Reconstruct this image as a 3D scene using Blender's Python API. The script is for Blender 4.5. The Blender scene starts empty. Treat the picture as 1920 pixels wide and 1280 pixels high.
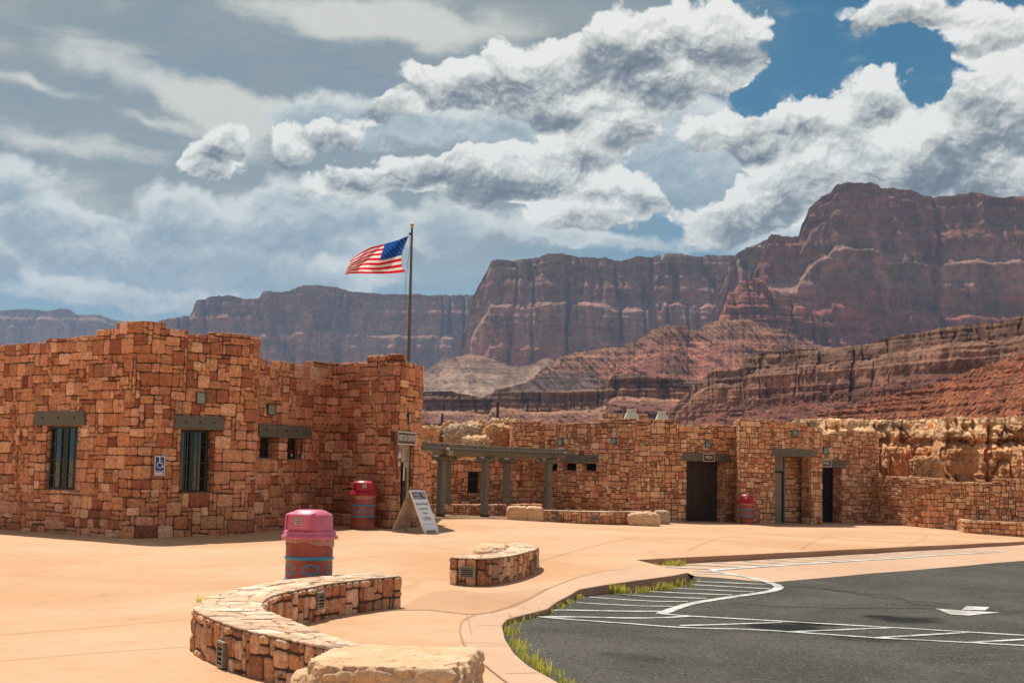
import bpy, math, random
import numpy as np
from mathutils import Vector, geometry

# ---------------------------------------------------------------- camera, world, sun, exposure
SC = bpy.context.scene
F_PX, HC, ROLL = 2700.0, 1.8, 0.0200
PITCH = math.atan(236.0 / F_PX)
cF = np.array([0.0, math.cos(PITCH), math.sin(PITCH)])
_r0 = np.array([1.0, 0, 0]); _u0 = np.array([0.0, -math.sin(PITCH), math.cos(PITCH)])
cR = math.cos(ROLL) * _r0 + math.sin(ROLL) * _u0
cU = -math.sin(ROLL) * _r0 + math.cos(ROLL) * _u0
cam_d = bpy.data.cameras.new('camera'); cam = bpy.data.objects.new('camera', cam_d)
SC.collection.objects.link(cam); SC.camera = cam
from mathutils import Matrix
cam.matrix_world = Matrix(((cR[0], cU[0], -cF[0], 0), (cR[1], cU[1], -cF[1], 0), (cR[2], cU[2], -cF[2], HC), (0, 0, 0, 1)))
cam_d.sensor_width = 36; cam_d.lens = 36 * F_PX / 1920
cam_d.clip_start = 0.1; cam_d.clip_end = 30000
SC.view_settings.view_transform = 'Standard'; SC.view_settings.look = 'None'
SC.view_settings.exposure = 0.22; SC.view_settings.gamma = 1
SC.cycles.use_denoising = True
SC.cycles.volume_bounces = 0; SC.cycles.max_bounces = 6; SC.cycles.diffuse_bounces = 4
SC.cycles.transparent_max_bounces = 8
SC.cycles.use_adaptive_sampling = True; SC.cycles.adaptive_threshold = 0.02; SC.cycles.adaptive_min_samples = 16
SUN_EL, SUN_AZ = math.radians(60), math.radians(-25)      # azimuth from +Y, negative = towards -X
sun_dir = np.array([math.sin(SUN_AZ) * math.cos(SUN_EL), math.cos(SUN_AZ) * math.cos(SUN_EL), math.sin(SUN_EL)])
sl = bpy.data.lights.new('sun', 'SUN'); sl.energy = 5.0; sl.angle = math.radians(0.55); sl.color = (1.0, 0.93, 0.82)
so = bpy.data.objects.new('sun', sl); SC.collection.objects.link(so)
so.rotation_euler = Vector((-sun_dir[0], -sun_dir[1], -sun_dir[2])).to_track_quat('-Z', 'Y').to_euler()

# ---------------------------------------------------------------- node expression helper
class E:
    def __init__(s, nt, sock): s.nt, s.s = nt, sock
    def _m(s, op, *a, clamp=False):
        n = s.nt.nodes.new('ShaderNodeMath'); n.operation = op; n.use_clamp = clamp
        for i, v in enumerate((s,) + a):
            if isinstance(v, E): s.nt.links.new(v.s, n.inputs[i])
            else: n.inputs[i].default_value = float(v)
        return E(s.nt, n.outputs[0])
    def __add__(s, o): return s._m('ADD', o)
    __radd__ = __add__
    def __mul__(s, o): return s._m('MULTIPLY', o)
    __rmul__ = __mul__
    def __sub__(s, o): return s._m('SUBTRACT', o)
    def __rsub__(s, o): return (s * -1.0) + o
    def __truediv__(s, o): return s._m('DIVIDE', o)
    def max(s, o): return s._m('MAXIMUM', o)
    def min(s, o): return s._m('MINIMUM', o)
    def abs(s): return s._m('ABSOLUTE')
    def pow(s, o): return s._m('POWER', o)
    def clamp(s): return s._m('ADD', 0.0, clamp=True)
    def ramp(s, a, b, lo=0.0, hi=1.0, smooth=True):
        n = s.nt.nodes.new('ShaderNodeMapRange'); n.clamp = True
        n.interpolation_type = 'SMOOTHSTEP' if smooth else 'LINEAR'
        s.nt.links.new(s.s, n.inputs[0])
        for i, v in zip((1, 2, 3, 4), (a, b, lo, hi)): n.inputs[i].default_value = v
        return E(s.nt, n.outputs[0])
class NT:
    def __init__(s, nt): s.nt = nt; s.n = nt.nodes; s.l = nt.links
    def put(s, sock, v):
        if isinstance(v, E): s.l.new(v.s, sock)
        elif hasattr(v, 'is_linked'): s.l.new(v, sock)
        elif isinstance(v, (tuple, list)) and len(v) == 3 and len(getattr(sock, 'default_value', (0, 0, 0))) == 4: sock.default_value = (*v, 1)
        else: sock.default_value = v
    def mix(s, f, a, b, mode='MIX'):
        n = s.n.new('ShaderNodeMix'); n.data_type = 'RGBA'; n.blend_type = mode; n.clamp_factor = True
        s.put(n.inputs[0], f); s.put(n.inputs[6], a); s.put(n.inputs[7], b)
        return n.outputs[2]
    def coord(s, kind='Object'):
        return s.n.new('ShaderNodeTexCoord').outputs[kind]
    def mapping(s, vec, scale=(1, 1, 1), loc=(0, 0, 0), rot=(0, 0, 0)):
        n = s.n.new('ShaderNodeMapping'); s.l.new(vec, n.inputs[0])
        n.inputs[1].default_value = loc; n.inputs[2].default_value = rot; n.inputs[3].default_value = scale
        return n.outputs[0]
    def noise(s, vec, scale, detail=4, rough=0.55, dist=0.0, color=False):
        n = s.n.new('ShaderNodeTexNoise'); s.l.new(vec, n.inputs['Vector'])
        n.inputs['Scale'].default_value = scale; n.inputs['Detail'].default_value = detail
        n.inputs['Roughness'].default_value = rough; n.inputs['Distortion'].default_value = dist
        return n.outputs['Color'] if color else E(s.nt, n.outputs[0])
    def voro(s, vec, scale, feature='F1', detail=0, rough=0.5, rand=1.0, out='Distance', smooth=None):
        n = s.n.new('ShaderNodeTexVoronoi'); n.feature = feature; s.l.new(vec, n.inputs['Vector'])
        n.inputs['Scale'].default_value = scale
        if 'Detail' in n.inputs: n.inputs['Detail'].default_value = detail; n.inputs['Roughness'].default_value = rough
        n.inputs['Randomness'].default_value = rand
        if smooth is not None: n.inputs['Smoothness'].default_value = smooth
        return n.outputs[out] if out == 'Color' else E(s.nt, n.outputs[out])
    def xyz(s, vec):
        n = s.n.new('ShaderNodeSeparateXYZ'); s.l.new(vec, n.inputs[0])
        return [E(s.nt, o) for o in n.outputs]
    def vec(s, x, y, z):
        n = s.n.new('ShaderNodeCombineXYZ')
        for i, v in enumerate((x, y, z)): s.put(n.inputs[i], v)
        return n.outputs[0]
    def vadd(s, a, b, scale_b=1.0):
        m = s.n.new('ShaderNodeVectorMath'); m.operation = 'MULTIPLY_ADD'
        s.put(m.inputs[0], b); m.inputs[1].default_value = (scale_b,) * 3; s.put(m.inputs[2], a)
        return m.outputs[0]
    def crop(s, f, stops):
        n = s.n.new('ShaderNodeValToRGB'); s.put(n.inputs[0], f); r = n.color_ramp
        while len(r.elements) < len(stops): r.elements.new(0.5)
        for e, (p, c) in zip(r.elements, stops): e.position = p; e.color = (*c, 1)
        return n.outputs[0]
    def attr(s, name):
        n = s.n.new('ShaderNodeAttribute'); n.attribute_name = name; return n.outputs['Color']
    def bump(s, h, strength=0.3, dist=0.02, normal=None):
        n = s.n.new('ShaderNodeBump'); n.inputs['Strength'].default_value = strength
        n.inputs['Distance'].default_value = dist; s.put(n.inputs['Height'], h)
        if normal is not None: s.l.new(normal, n.inputs['Normal'])
        return n.outputs[0]

def ray(px, py):
    return cF + (px - 960) / F_PX * cR + (640 - py) / F_PX * cU
def proj(P):
    d = np.asarray(P, float) - np.array([0, 0, HC])
    zc = d @ cF
    return 960 + F_PX * (d @ cR) / zc, 640 - F_PX * (d @ cU) / zc
def at_z(px, py, z):
    r = ray(px, py); k = (z - HC) / r[2]; return np.array([r[0] * k, r[1] * k, z])
def at_y(px, py, Y):
    r = ray(px, py); k = Y / r[1]; return np.array([r[0] * k, Y, HC + r[2] * k])
# ---------------------------------------------------------------- sky (world)
W = bpy.data.worlds.new('World'); SC.world = W; W.use_nodes = True
W.node_tree.nodes.clear(); N = NT(W.node_tree)
sky = N.n.new('ShaderNodeTexSky'); sky.sky_type = 'NISHITA'; sky.sun_disc = False
sky.sun_elevation = SUN_EL; sky.sun_rotation = SUN_AZ
sky.air_density = 1.0; sky.dust_density = 0.3; sky.ozone_density = 2.5
dirv = N.coord('Generated')
dx, dy, dz = N.xyz(dirv)
az = dx._m('ARCTAN2', dy) * F_PX
el = dz.max(-1.0).min(1.0)._m('ARCSINE') * F_PX
def sky_uv(px, py):
    r = ray(px, py); r = r / np.linalg.norm(r)
    return math.atan2(r[0], r[1]) * F_PX, math.asin(r[2]) * F_PX
# domain warp
wn = N.noise(dirv, 9.0, 3, 0.55, color=True)
wn2 = N.noise(dirv, 38.0, 4, 0.6, color=True)
w1 = N.xyz(wn); w2 = N.xyz(wn2)
pos = N.vec(az, el, 0.0)
pw = N.vadd(N.vadd(pos, N.vec((w1[0] - 0.5) * 150.0, (w1[1] - 0.5) * 95.0, 0.0)), N.vec((w2[0] - 0.5) * 60.0, (w2[1] - 0.5) * 52.0, 0.0))
def blobs(lst, vec, want_side=False):
    D = S = T = None
    for ib, (cx, cy, rx, ry, rot, wt) in enumerate(lst):
        if ib and ib % 5 == 0: tiny = D * 1e-9; vec = N.vadd(vec, N.vec(tiny, tiny, tiny))     # keeps the shader's working set small
        c = sky_uv(cx, cy)
        m = N.n.new('ShaderNodeMapping'); m.vector_type = 'TEXTURE'; N.l.new(vec, m.inputs[0])
        m.inputs[1].default_value = (c[0], c[1], 0); m.inputs[2].default_value = (0, 0, math.radians(-rot)); m.inputs[3].default_value = (rx * 1.12, ry * 1.12, 1)
        g = N.n.new('ShaderNodeTexGradient'); g.gradient_type = 'SPHERICAL'; N.l.new(m.outputs[0], g.inputs[0])
        f = E(W.node_tree, g.outputs['Fac']) * (1.5 * wt)
        D = f if D is None else D + f
        if want_side:
            f3 = f * f * f
            t = f3 * N.xyz(m.outputs[0])[1]
            S = t if S is None else S + t
            T = f3 if T is None else T + f3
    return D.min(1.5), (S / (T + 0.01) if want_side else None)
CUM = [  # px, py, rx, ry, rotation, weight
 (1345, 75, 150, 92, 0, 1.0), (1190, 85, 120, 82, 0, 1.0), (1010, 130, 175, 80, -8, 1.0), (840, 165, 120, 52, 0, .8),
 (1060, 195, 240, 60, 0, .9), (1260, 150, 170, 60, 0, .9),
 (1075, 290, 165, 85, -22, 1.0), (1185, 232, 70, 52, 0, .9), (960, 335, 150, 55, 0, .9), (1130, 350, 160, 55, 0, .9),
 (1110, 405, 175, 48, -6, .9), (1235, 375, 60, 30, 0, .7),
 (1400, 395, 130, 62, -18, 1.0), (1520, 320, 160, 88, -15, 1.0), (1510, 232, 170, 58, 0, .85), (1655, 175, 88, 72, 0, 1.0),
 (1760, 290, 190, 100, -10, 1.0), (1880, 190, 110, 110, 0, .95), (1340, 255, 90, 52, 0, .8), (1640, 350, 160, 60, 0, .8), (1880, 340, 90, 80, 0, .9), (1450, 262, 120, 50, 0, .7), (1740, 385, 150, 50, 0, .75), (1590, 390, 120, 50, -20, .8),
 (1690, 20, 170, 46, 0, .8), (1860, 50, 100, 62, 0, .8), (2050, 150, 160, 220, 0, 1.0),
 (395, 275, 88, 56, -14, 1.0), (385, 325, 105, 38, 0, .8),
 (550, 285, 74, 58, 0, .84), (650, 262, 105, 42, 0, .74), (735, 212, 90, 38, 0, .72), (600, 360, 60, 40, 0, .55), (690, 360, 60, 30, 0, .5),
 (790, 315, 120, 42, -8, .8), (700, 335, 100, 34, 0, .75), (900, 330, 110, 70, -10, .85),
]
D, S = blobs(CUM, pw, True)
SOFT = [
 (700, 400, 90, 55, 0, .8), (210, 560, 330, 34, 0, .6), (620, 520, 200, 45, 0, .6), (20, 350, 120, 60, 0, .7), (1180, 455, 160, 30, 0, .5),
 (1240, 270, 170, 130, 0, 1.1), (1330, 330, 120, 90, 0, .9), (930, 240, 230, 60, 0, .8), (640, 235, 190, 60, 0, .9), (1000, 440, 200, 60, 0, .5), (1700, 440, 240, 60, 0, .8),
 (560, 410, 90, 95, 0, .9), (640, 400, 60, 90, 0, .7), (300, 415, 110, 75, 0, .8), (450, 440, 150, 70, 0, .7), (80, 430, 120, 60, 0, .9),
 (150, 480, 200, 60, 0, .6), (720, 450, 140, 60, 0, .5), (850, 420, 90, 80, 0, .55), (1500, 440, 200, 50, 0, .5), (330, 500, 340, 60, 0, .6),
]
D2, S2 = blobs(SOFT, pw, True)
# cauliflower detail: fractal voronoi, sampled twice for relief towards the sun
pf = N.vadd(N.vadd(pos, N.vec((w2[0] - 0.5) * 46.0, (w2[1] - 0.5) * 46.0, 0.0)), N.vec((w1[0] - 0.5) * 90.0, (w1[1] - 0.5) * 90.0, 0.0))
def puff(off):
    n = N.n.new('ShaderNodeTexVoronoi'); n.feature = 'F1'; n.voronoi_dimensions = '2D'; n.normalize = True
    N.l.new(N.mapping(pf, (1 / 72.0, 1 / 60.0, 1), loc=off), n.inputs['Vector'])
    n.inputs['Scale'].default_value = 1.0; n.inputs['Detail'].default_value = 3.0; n.inputs['Roughness'].default_value = 0.55
    return E(W.node_tree, n.outputs['Distance'])
p0 = puff((0, 0, 0)); p1 = puff((0.03, -0.10, 0))
fb = N.noise(dirv, 30.0, 6, 0.56)
dens = D * 1.0 + (0.32 - p0) * 1.1 - 0.40 + (fb - 0.5) * 0.58
alpha = dens.ramp(0.0, 0.20)
relief = (p1 - p0) * 2.6
bigd = N.noise(dirv, 13.0, 3, 0.5)
midn = N.noise(N.vadd(pos, (0, 26.0, 0)), 0.0085, 5, 0.6, 0.3) - N.noise(pos, 0.0085, 5, 0.6, 0.3)
thick = dens.ramp(0.05, 0.95)
side = S
lum = (0.91 + relief * 0.58 + (0.26 - p0) * 0.80 + side * 0.95 - midn * 1.4 - thick * 0.28 + (bigd - 0.5) * 1.1)
lum = lum.ramp(0.0, 1.0, 0.0, 1.0, smooth=False)
ccol = N.crop(lum, [(0.0, (0.120, 0.140, 0.165)), (0.30, (0.235, 0.258, 0.275)), (0.62, (0.55, 0.56, 0.53)), (1.0, (0.90, 0.89, 0.83))])
# soft lower clouds
dens2 = D2 + (0.32 - p0) * 0.5 - 0.25 + (fb - 0.5) * 0.9
alpha2 = dens2.ramp(0.0, 0.34, 0, 0.94)
lum2 = (0.92 + relief * 0.40 + S2 * 0.60 - dens2.ramp(0.15, 0.9) * 0.38 - midn * 0.9 + (bigd - 0.5) * 0.9).ramp(0, 1, 0, 1, smooth=False)
ccol2 = N.crop(lum2, [(0.0, (0.19, 0.27, 0.34)), (0.5, (0.37, 0.45, 0.49)), (1.0, (0.74, 0.76, 0.72))])
# thin high veil and streaks, left and upper half
stv = N.mapping(dirv, (3.0, 3.0, 11.0), rot=(0.0, math.radians(-14), 0.0))
st = N.noise(stv, 3.2, 8, 0.66, 0.5)
VEIL = [(250, 150, 950, 330, 0, 1.0), (850, 60, 620, 190, 0, .9), (0, 330, 520, 200, 0, 1.0), (600, 400, 700, 180, 0, .7)]
Dv, _ = blobs(VEIL, pos)
STRK = [(270, 140, 250, 48, 18, 1.0), (420, 205, 130, 50, 12, .9), (640, 35, 300, 55, 8, 1.0), (800, 60, 260, 60, 0, .7), (110, 275, 230, 34, 4, .9), (60, 155, 120, 18, 8, .7), (270, 225, 110, 18, 10, .7),
        (60, 370, 160, 60, 0, .8), (430, 250, 150, 80, 0, .7)]
Ds, _ = blobs(STRK, pw)
veil_a = (Dv.ramp(0.0, 0.7) * (0.80 + (st - 0.5) * 0.9)).clamp()
strk_a = ((Ds * 0.8 + (st - 0.55) * 1.7 + (fb - 0.5) * 0.9).ramp(0.0, 0.95, 0, 0.88))
lowv = el.ramp(180.0, 480.0)
veil_c = N.mix(lowv, (0.40, 0.49, 0.53), (0.325, 0.345, 0.33))
strk_c = (0.72, 0.71, 0.64)
# clear sky between: the Nishita sky, a little deeper
gain = N.n.new('ShaderNodeMix'); gain.data_type = 'RGBA'; gain.blend_type = 'MULTIPLY'; gain.inputs[0].default_value = 1
N.l.new(sky.outputs[0], gain.inputs[6]); gain.inputs[7].default_value = (0.0075, 0.038, 0.044, 1)
hz = el.ramp(100.0, 700.0, 0.80, 0.0)
clear = N.mix(hz, gain.outputs[2], (0.32, 0.44, 0.53))
lowcl = N.noise(N.mapping(dirv, (1, 1, 4.0)), 8.0, 6, 0.6)
clear = N.mix(((el.ramp(640.0, 150.0) * lowcl.ramp(0.45, 0.72)) * 0.75), clear, (0.52, 0.57, 0.58))
c = N.mix(veil_a, clear, veil_c)
c = N.mix(strk_a, c, strk_c)
c = N.mix(alpha2, c, ccol2)
c = N.mix(alpha, c, ccol)
# the rest of the sky (behind and overhead): scattered cumulus from the same noise
away = (az.abs().ramp(1150.0, 1500.0)).max(el.ramp(1000.0, 1400.0))
gen = (bigd + (0.5 - p0) * 0.25 + (fb - 0.5) * 0.35).ramp(0.50, 0.60)
c = N.mix(away * gen, c, (0.56, 0.56, 0.54))
below = el.ramp(-40.0, 0.0)
c = N.mix(below, (0.22, 0.15, 0.11), c)
bg = N.n.new('ShaderNodeBackground'); N.l.new(c, bg.inputs[0]); bg.inputs[1].default_value = 0.88
wo = N.n.new('ShaderNodeOutputWorld'); N.l.new(bg.outputs[0], wo.inputs[0])
W.cycles.sampling_method = 'MANUAL'; W.cycles.sample_map_resolution = 512
# ---------------------------------------------------------------- object helpers
LOC = {}
def setp(o, label=None, cat=None, group=None, kind=None):
    if label: o['label'] = label
    if cat: o['category'] = cat
    if group: o['group'] = group
    if kind: o['kind'] = kind
    return o
def thing(name, loc, label, cat, group=None, kind=None):
    o = bpy.data.objects.new(name, None); SC.collection.objects.link(o)
    o.location = tuple(float(v) for v in loc); o.empty_display_size = 0.2
    LOC[o.name] = np.array(o.location)
    return setp(o, label, cat, group, kind)
class MB:
    """collects quads/tris in world coordinates, builds ONE mesh object"""
    def __init__(s): s.v, s.f, s.m, s.c, s.n, s.sm = [], [], [], [], 0, []
    def add(s, V, Fs, mat=0, col=None, smooth=False):
        V = np.asarray(V, float).reshape(-1, 3)
        s.v.append(V); s.c.append(np.tile((1., 1, 1), (len(V), 1)) if col is None else np.asarray(col, float).reshape(-1, 3) * np.ones((len(V), 1)))
        if isinstance(Fs, np.ndarray): Fs = (Fs + s.n).tolist()
        else: Fs = [[i + s.n for i in f] for f in Fs]
        s.f += Fs; s.m += [mat] * len(Fs); s.sm += [smooth] * len(Fs); s.n += len(V); return s
    def hexa(s, P, mat=0, col=None):   # 8 corners: bottom ring 0-3, top ring 4-7
        return s.add(P, [[3, 2, 1, 0], [4, 5, 6, 7], [0, 1, 5, 4], [1, 2, 6, 5], [2, 3, 7, 6], [3, 0, 4, 7]], mat, col)
    def box(s, lo, hi, fr=None, mat=0, col=None, bev=0.0):
        x0, y0, z0 = lo; x1, y1, z1 = hi
        if bev > 0:
            b = min(bev, (x1 - x0) * .45, (y1 - y0) * .45, (z1 - z0) * .45)
            P = []
            for (z, i) in ((z0, b), (z0 + b, 0), (z1 - b, 0), (z1, b)):
                P += [(x0 + i, y0 + i, z), (x1 - i, y0 + i, z), (x1 - i, y1 - i, z), (x0 + i, y1 - i, z)]
            P = np.array(P, float)
            Fs = [[3, 2, 1, 0], [12, 13, 14, 15]]
            for k in range(3):
                for j in range(4):
                    a, c = k * 4 + j, k * 4 + (j + 1) % 4
                    Fs.append([a, c, c + 4, a + 4])
        else:
            P = np.array([(x0, y0, z0), (x1, y0, z0), (x1, y1, z0), (x0, y1, z0), (x0, y0, z1), (x1, y0, z1), (x1, y1, z1), (x0, y1, z1)], float)
            Fs = [[3, 2, 1, 0], [4, 5, 6, 7], [0, 1, 5, 4], [1, 2, 6, 5], [2, 3, 7, 6], [3, 0, 4, 7]]
        if fr is not None: P = fr(P)
        return s.add(P, Fs, mat, col)
    def tube(s, pts, rad, n=10, mat=0, cap=True, smooth=True, col=None):
        pts = np.asarray(pts, float); rad = np.ones(len(pts)) * rad
        T = np.gradient(pts, axis=0); T /= np.linalg.norm(T, axis=1)[:, None] + 1e-9
        ref = np.array([0, 0, 1.0]) if abs(T[:, 2]).mean() < .8 else np.array([1.0, 0, 0])
        A = np.cross(T, ref); A /= np.linalg.norm(A, axis=1)[:, None]; B = np.cross(T, A)
        th = np.arange(n) * 2 * math.pi / n
        V = pts[:, None] + rad[:, None, None] * (np.cos(th)[None, :, None] * A[:, None] + np.sin(th)[None, :, None] * B[:, None])
        Fs = [[k * n + j, k * n + (j + 1) % n, (k + 1) * n + (j + 1) % n, (k + 1) * n + j] for k in range(len(pts) - 1) for j in range(n)]
        s.add(V, Fs, mat, col, smooth)
        if cap:
            s.add(V[0], [list(range(n))], mat, col); s.add(V[-1], [list(range(n))[::-1]], mat, col)
        return s
    def lathe(s, c, prof, n=32, mat=0, smooth=True, col=None):   # prof: (r, z)
        th = np.arange(n) * 2 * math.pi / n
        V = np.array([[(c[0] + r * math.cos(t), c[1] + r * math.sin(t), c[2] + z) for t in th] for r, z in prof])
        Fs = [[k * n + j, k * n + (j + 1) % n, (k + 1) * n + (j + 1) % n, (k + 1) * n + j] for k in range(len(prof) - 1) for j in range(n)]
        return s.add(V, Fs, mat, col, smooth)
    def build(s, name, mats, parent=None, label=None, cat=None, group=None, kind=None, loc=None):
        off = LOC[parent.name] if parent is not None else (np.zeros(3) if loc is None else np.asarray(loc, float))
        V = (np.concatenate(s.v) if s.v else np.zeros((0, 3))) - off
        me = bpy.data.meshes.new(name); me.from_pydata(V.tolist(), [], s.f)
        if not isinstance(mats, (list, tuple)): mats = [mats]
        for m in mats: me.materials.append(m)
        me.polygons.foreach_set('material_index', s.m); me.polygons.foreach_set('use_smooth', s.sm)
        C = np.concatenate(s.c)
        if (C != 1).any():
            a = me.color_attributes.new('col', 'FLOAT_COLOR', 'POINT')
            a.data.foreach_set('color', np.concatenate([C, np.ones((len(C), 1))], 1).ravel())
        me.validate(); me.update()
        o = bpy.data.objects.new(name, me); SC.collection.objects.link(o)
        if parent is not None: o.parent = parent; LOC[o.name] = off
        else: o.location = tuple(off); LOC[o.name] = off
        return setp(o, label, cat, group, kind)

# ---------------------------------------------------------------- numpy perlin noise
_rs = np.random.RandomState(7)
_perm = _rs.permutation(256); _perm = np.concatenate([_perm, _perm, _perm])
_grad = _rs.normal(size=(256, 3)); _grad /= np.linalg.norm(_grad, axis=1)[:, None]
def noise3(P):
    P = np.asarray(P, float); i = np.floor(P).astype(int); f = P - i; i &= 255
    w = f * f * f * (f * (f * 6 - 15) + 10); out = 0
    for a in (0, 1):
        for b in (0, 1):
            for c in (0, 1):
                h = _perm[_perm[_perm[(i[..., 0] + a) & 255] + ((i[..., 1] + b) & 255)] + ((i[..., 2] + c) & 255)]
                g = _grad[h]; d = f - (a, b, c)
                wt = (w[..., 0] if a else 1 - w[..., 0]) * (w[..., 1] if b else 1 - w[..., 1]) * (w[..., 2] if c else 1 - w[..., 2])
                out = out + wt * (g * d).sum(-1)
    return out * 1.6
def fbm(P, oct=4, rough=0.5, ridged=False):
    P = np.asarray(P, float); s = 0; a = 1; t = 0
    for k in range(oct):
        n = noise3(P + k * 17.3); s = s + a * ((1 - 2 * np.abs(n)) if ridged else n); t += a; a *= rough; P = P * 2.03
    return s / t

# ---------------------------------------------------------------- ground height
_gc = []
for (px, py, Y) in [(577, 1128, 18.0), (900, 1100, 21.6), (680, 991, 34.6), (245, 1010, 31.0), (0, 992, 34.0), (470, 1003, 33.1),
                    (735, 990, 35.0), (815, 996, 33.5), (1310, 978, 57.5), (1640, 983, 61.0), (1920, 1009, 54.2), (1742, 989.5, 58.6),
                    (1090, 983, 52.0), (825, 967, 50.0), (908, 968, 54.5), (1400, 981, 57.0), (364, 1210, 14.0), (1540, 983.5, 59.0), (1048, 1280, 11.2)]:
    p = at_y(px, py, Y); _gc.append((p[0], Y, p[2]))
_gc += [(-25, 45, .1), (-4, 5, 0), (6, 5, 0), (-14, 12, 0), (14, 12, -.05), (28, 30, -.3), (35, 60, -.3), (0, 75, -.25), (-20, 75, 0.0), (-28, 20, 0.05)]
_gc = np.array(_gc)
def _tps(r): return np.where(r > 0, r * r * np.log(r + 1e-9), 0) / 400.0
def _fit(lam=0.05):
    n = len(_gc); X = _gc[:, :2]; K = _tps(np.linalg.norm(X[:, None] - X[None], axis=2)) + lam * np.eye(n)
    Pm = np.c_[np.ones(n), X / 30]; A = np.block([[K, Pm], [Pm.T, np.zeros((3, 3))]])
    return np.linalg.solve(A, np.r_[_gc[:, 2], 0, 0, 0])
_w = _fit()
def g(x, y):
    x = np.asarray(x, float); y = np.asarray(y, float)
    x, y = np.clip(x, -30, 38), np.clip(y, 3, 80)
    r = np.sqrt((x[..., None] - _gc[:, 0]) ** 2 + (y[..., None] - _gc[:, 1]) ** 2)
    return _tps(r) @ _w[:-3] + _w[-3] + (_w[-2] * x + _w[-1] * y) / 30
KH = 0.16
def kh(x, y):
    t = np.clip((np.asarray(x, float) - .1) / 2.3, 0, 1); q = np.clip((np.asarray(y, float) - 24.5) / 3.5, 0, 1); return .055 + .115 * t * t * (3 - 2 * t) - .045 * q * q * (3 - 2 * q)
def gz(x, y, off):
    """height of the sheet that lies off above the plaza; off near -KH means the lowered parking level"""
    return g(x, y) + off if off > -.1 else g(x, y) - kh(x, y) + (off + KH)
def at_g(px, py, off=0.0):
    z = -0.1 + off
    for _ in range(25):
        p = at_z(px, py, z); z = 0.5 * z + 0.5 * float(gz(p[0], p[1], off))
    return at_z(px, py, z)
def plan(px, Y):
    """ground point at depth Y seen in picture column px"""
    X = (px - 960) / F_PX * Y
    for _ in range(8):
        q = proj((X, Y, float(g(X, Y)))); X += (px - q[0]) / F_PX * Y
    return np.array([X, Y])

# ---------------------------------------------------------------- materials
def material(name, fn):
    m = bpy.data.materials.new(name); m.use_nodes = True
    nt = m.node_tree; nt.nodes.clear(); N = NT(nt)
    b = N.n.new('ShaderNodeBsdfPrincipled'); o = N.n.new('ShaderNodeOutputMaterial'); nt.links.new(b.outputs[0], o.inputs[0])
    r = fn(N)
    for k, v in r.items(): N.put(b.inputs[k], v)
    return m
def plain(name, col, rough=0.6, metal=0.0, var=0.12, bump=0.0, scale=6.0, spec=0.5):
    def fn(N):
        v = N.coord(); n = N.noise(v, scale, 5, 0.6)
        c = N.mix(n.ramp(0.3, 0.7), tuple(x * (1 - var) for x in col), tuple(min(1, x * (1 + var)) for x in col))
        d = {'Base Color': c, 'Roughness': (n.ramp(0.2, 0.8, rough - 0.07, rough + 0.07)), 'Metallic': metal, 'Specular IOR Level': spec}
        if bump: d['Normal'] = N.bump(N.noise(v, scale * 8, 5, 0.6), 0.5, bump)
        return d
    return material(name, fn)
def m_stone(name, bumpd=0.02, light=1.0, scale=1.0):
    def fn(N):
        v = N.coord(); a = N.attr('col')
        n1 = N.noise(v, 2.2 * scale, 6, 0.65); n2 = N.noise(v, 14.0 * scale, 6, 0.65); n3 = N.noise(N.mapping(v, (1, 1, 3.0)), 5.0 * scale, 5, 0.6, 0.8)
        c = N.mix(n2.ramp(0.28, 0.72), tuple(0.66 * light for _ in range(3)), tuple(1.28 * light for _ in range(3)))
        c = N.mix(1.0, a, c, 'MULTIPLY')
        c = N.mix(n3.ramp(0.54, 0.70, 0, 0.65), c, N.mix(1.0, c, (0.55, 0.34, 0.26), 'MULTIPLY'))
        c = N.mix(n1.ramp(0.58, 0.72, 0, 0.30), c, (0.62, 0.34, 0.19))
        h = n2 * 0.6 + N.noise(v, 45.0 * scale, 4, 0.6) * 0.25 + n1 * 0.6
        return {'Base Color': c, 'Roughness': 0.9, 'Normal': N.bump(h, 0.8, bumpd), 'Specular IOR Level': 0.2}
    return material(name, fn)
M = {}
M['stone'] = m_stone('masonry_stone')
M['mortar'] = plain('dark_mortar', (0.098, 0.064, 0.043), 0.95, bump=0.01, scale=9, spec=0.1)
M['flag'] = m_stone('flagstone_top', 0.02, 1.0, 0.8)

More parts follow.
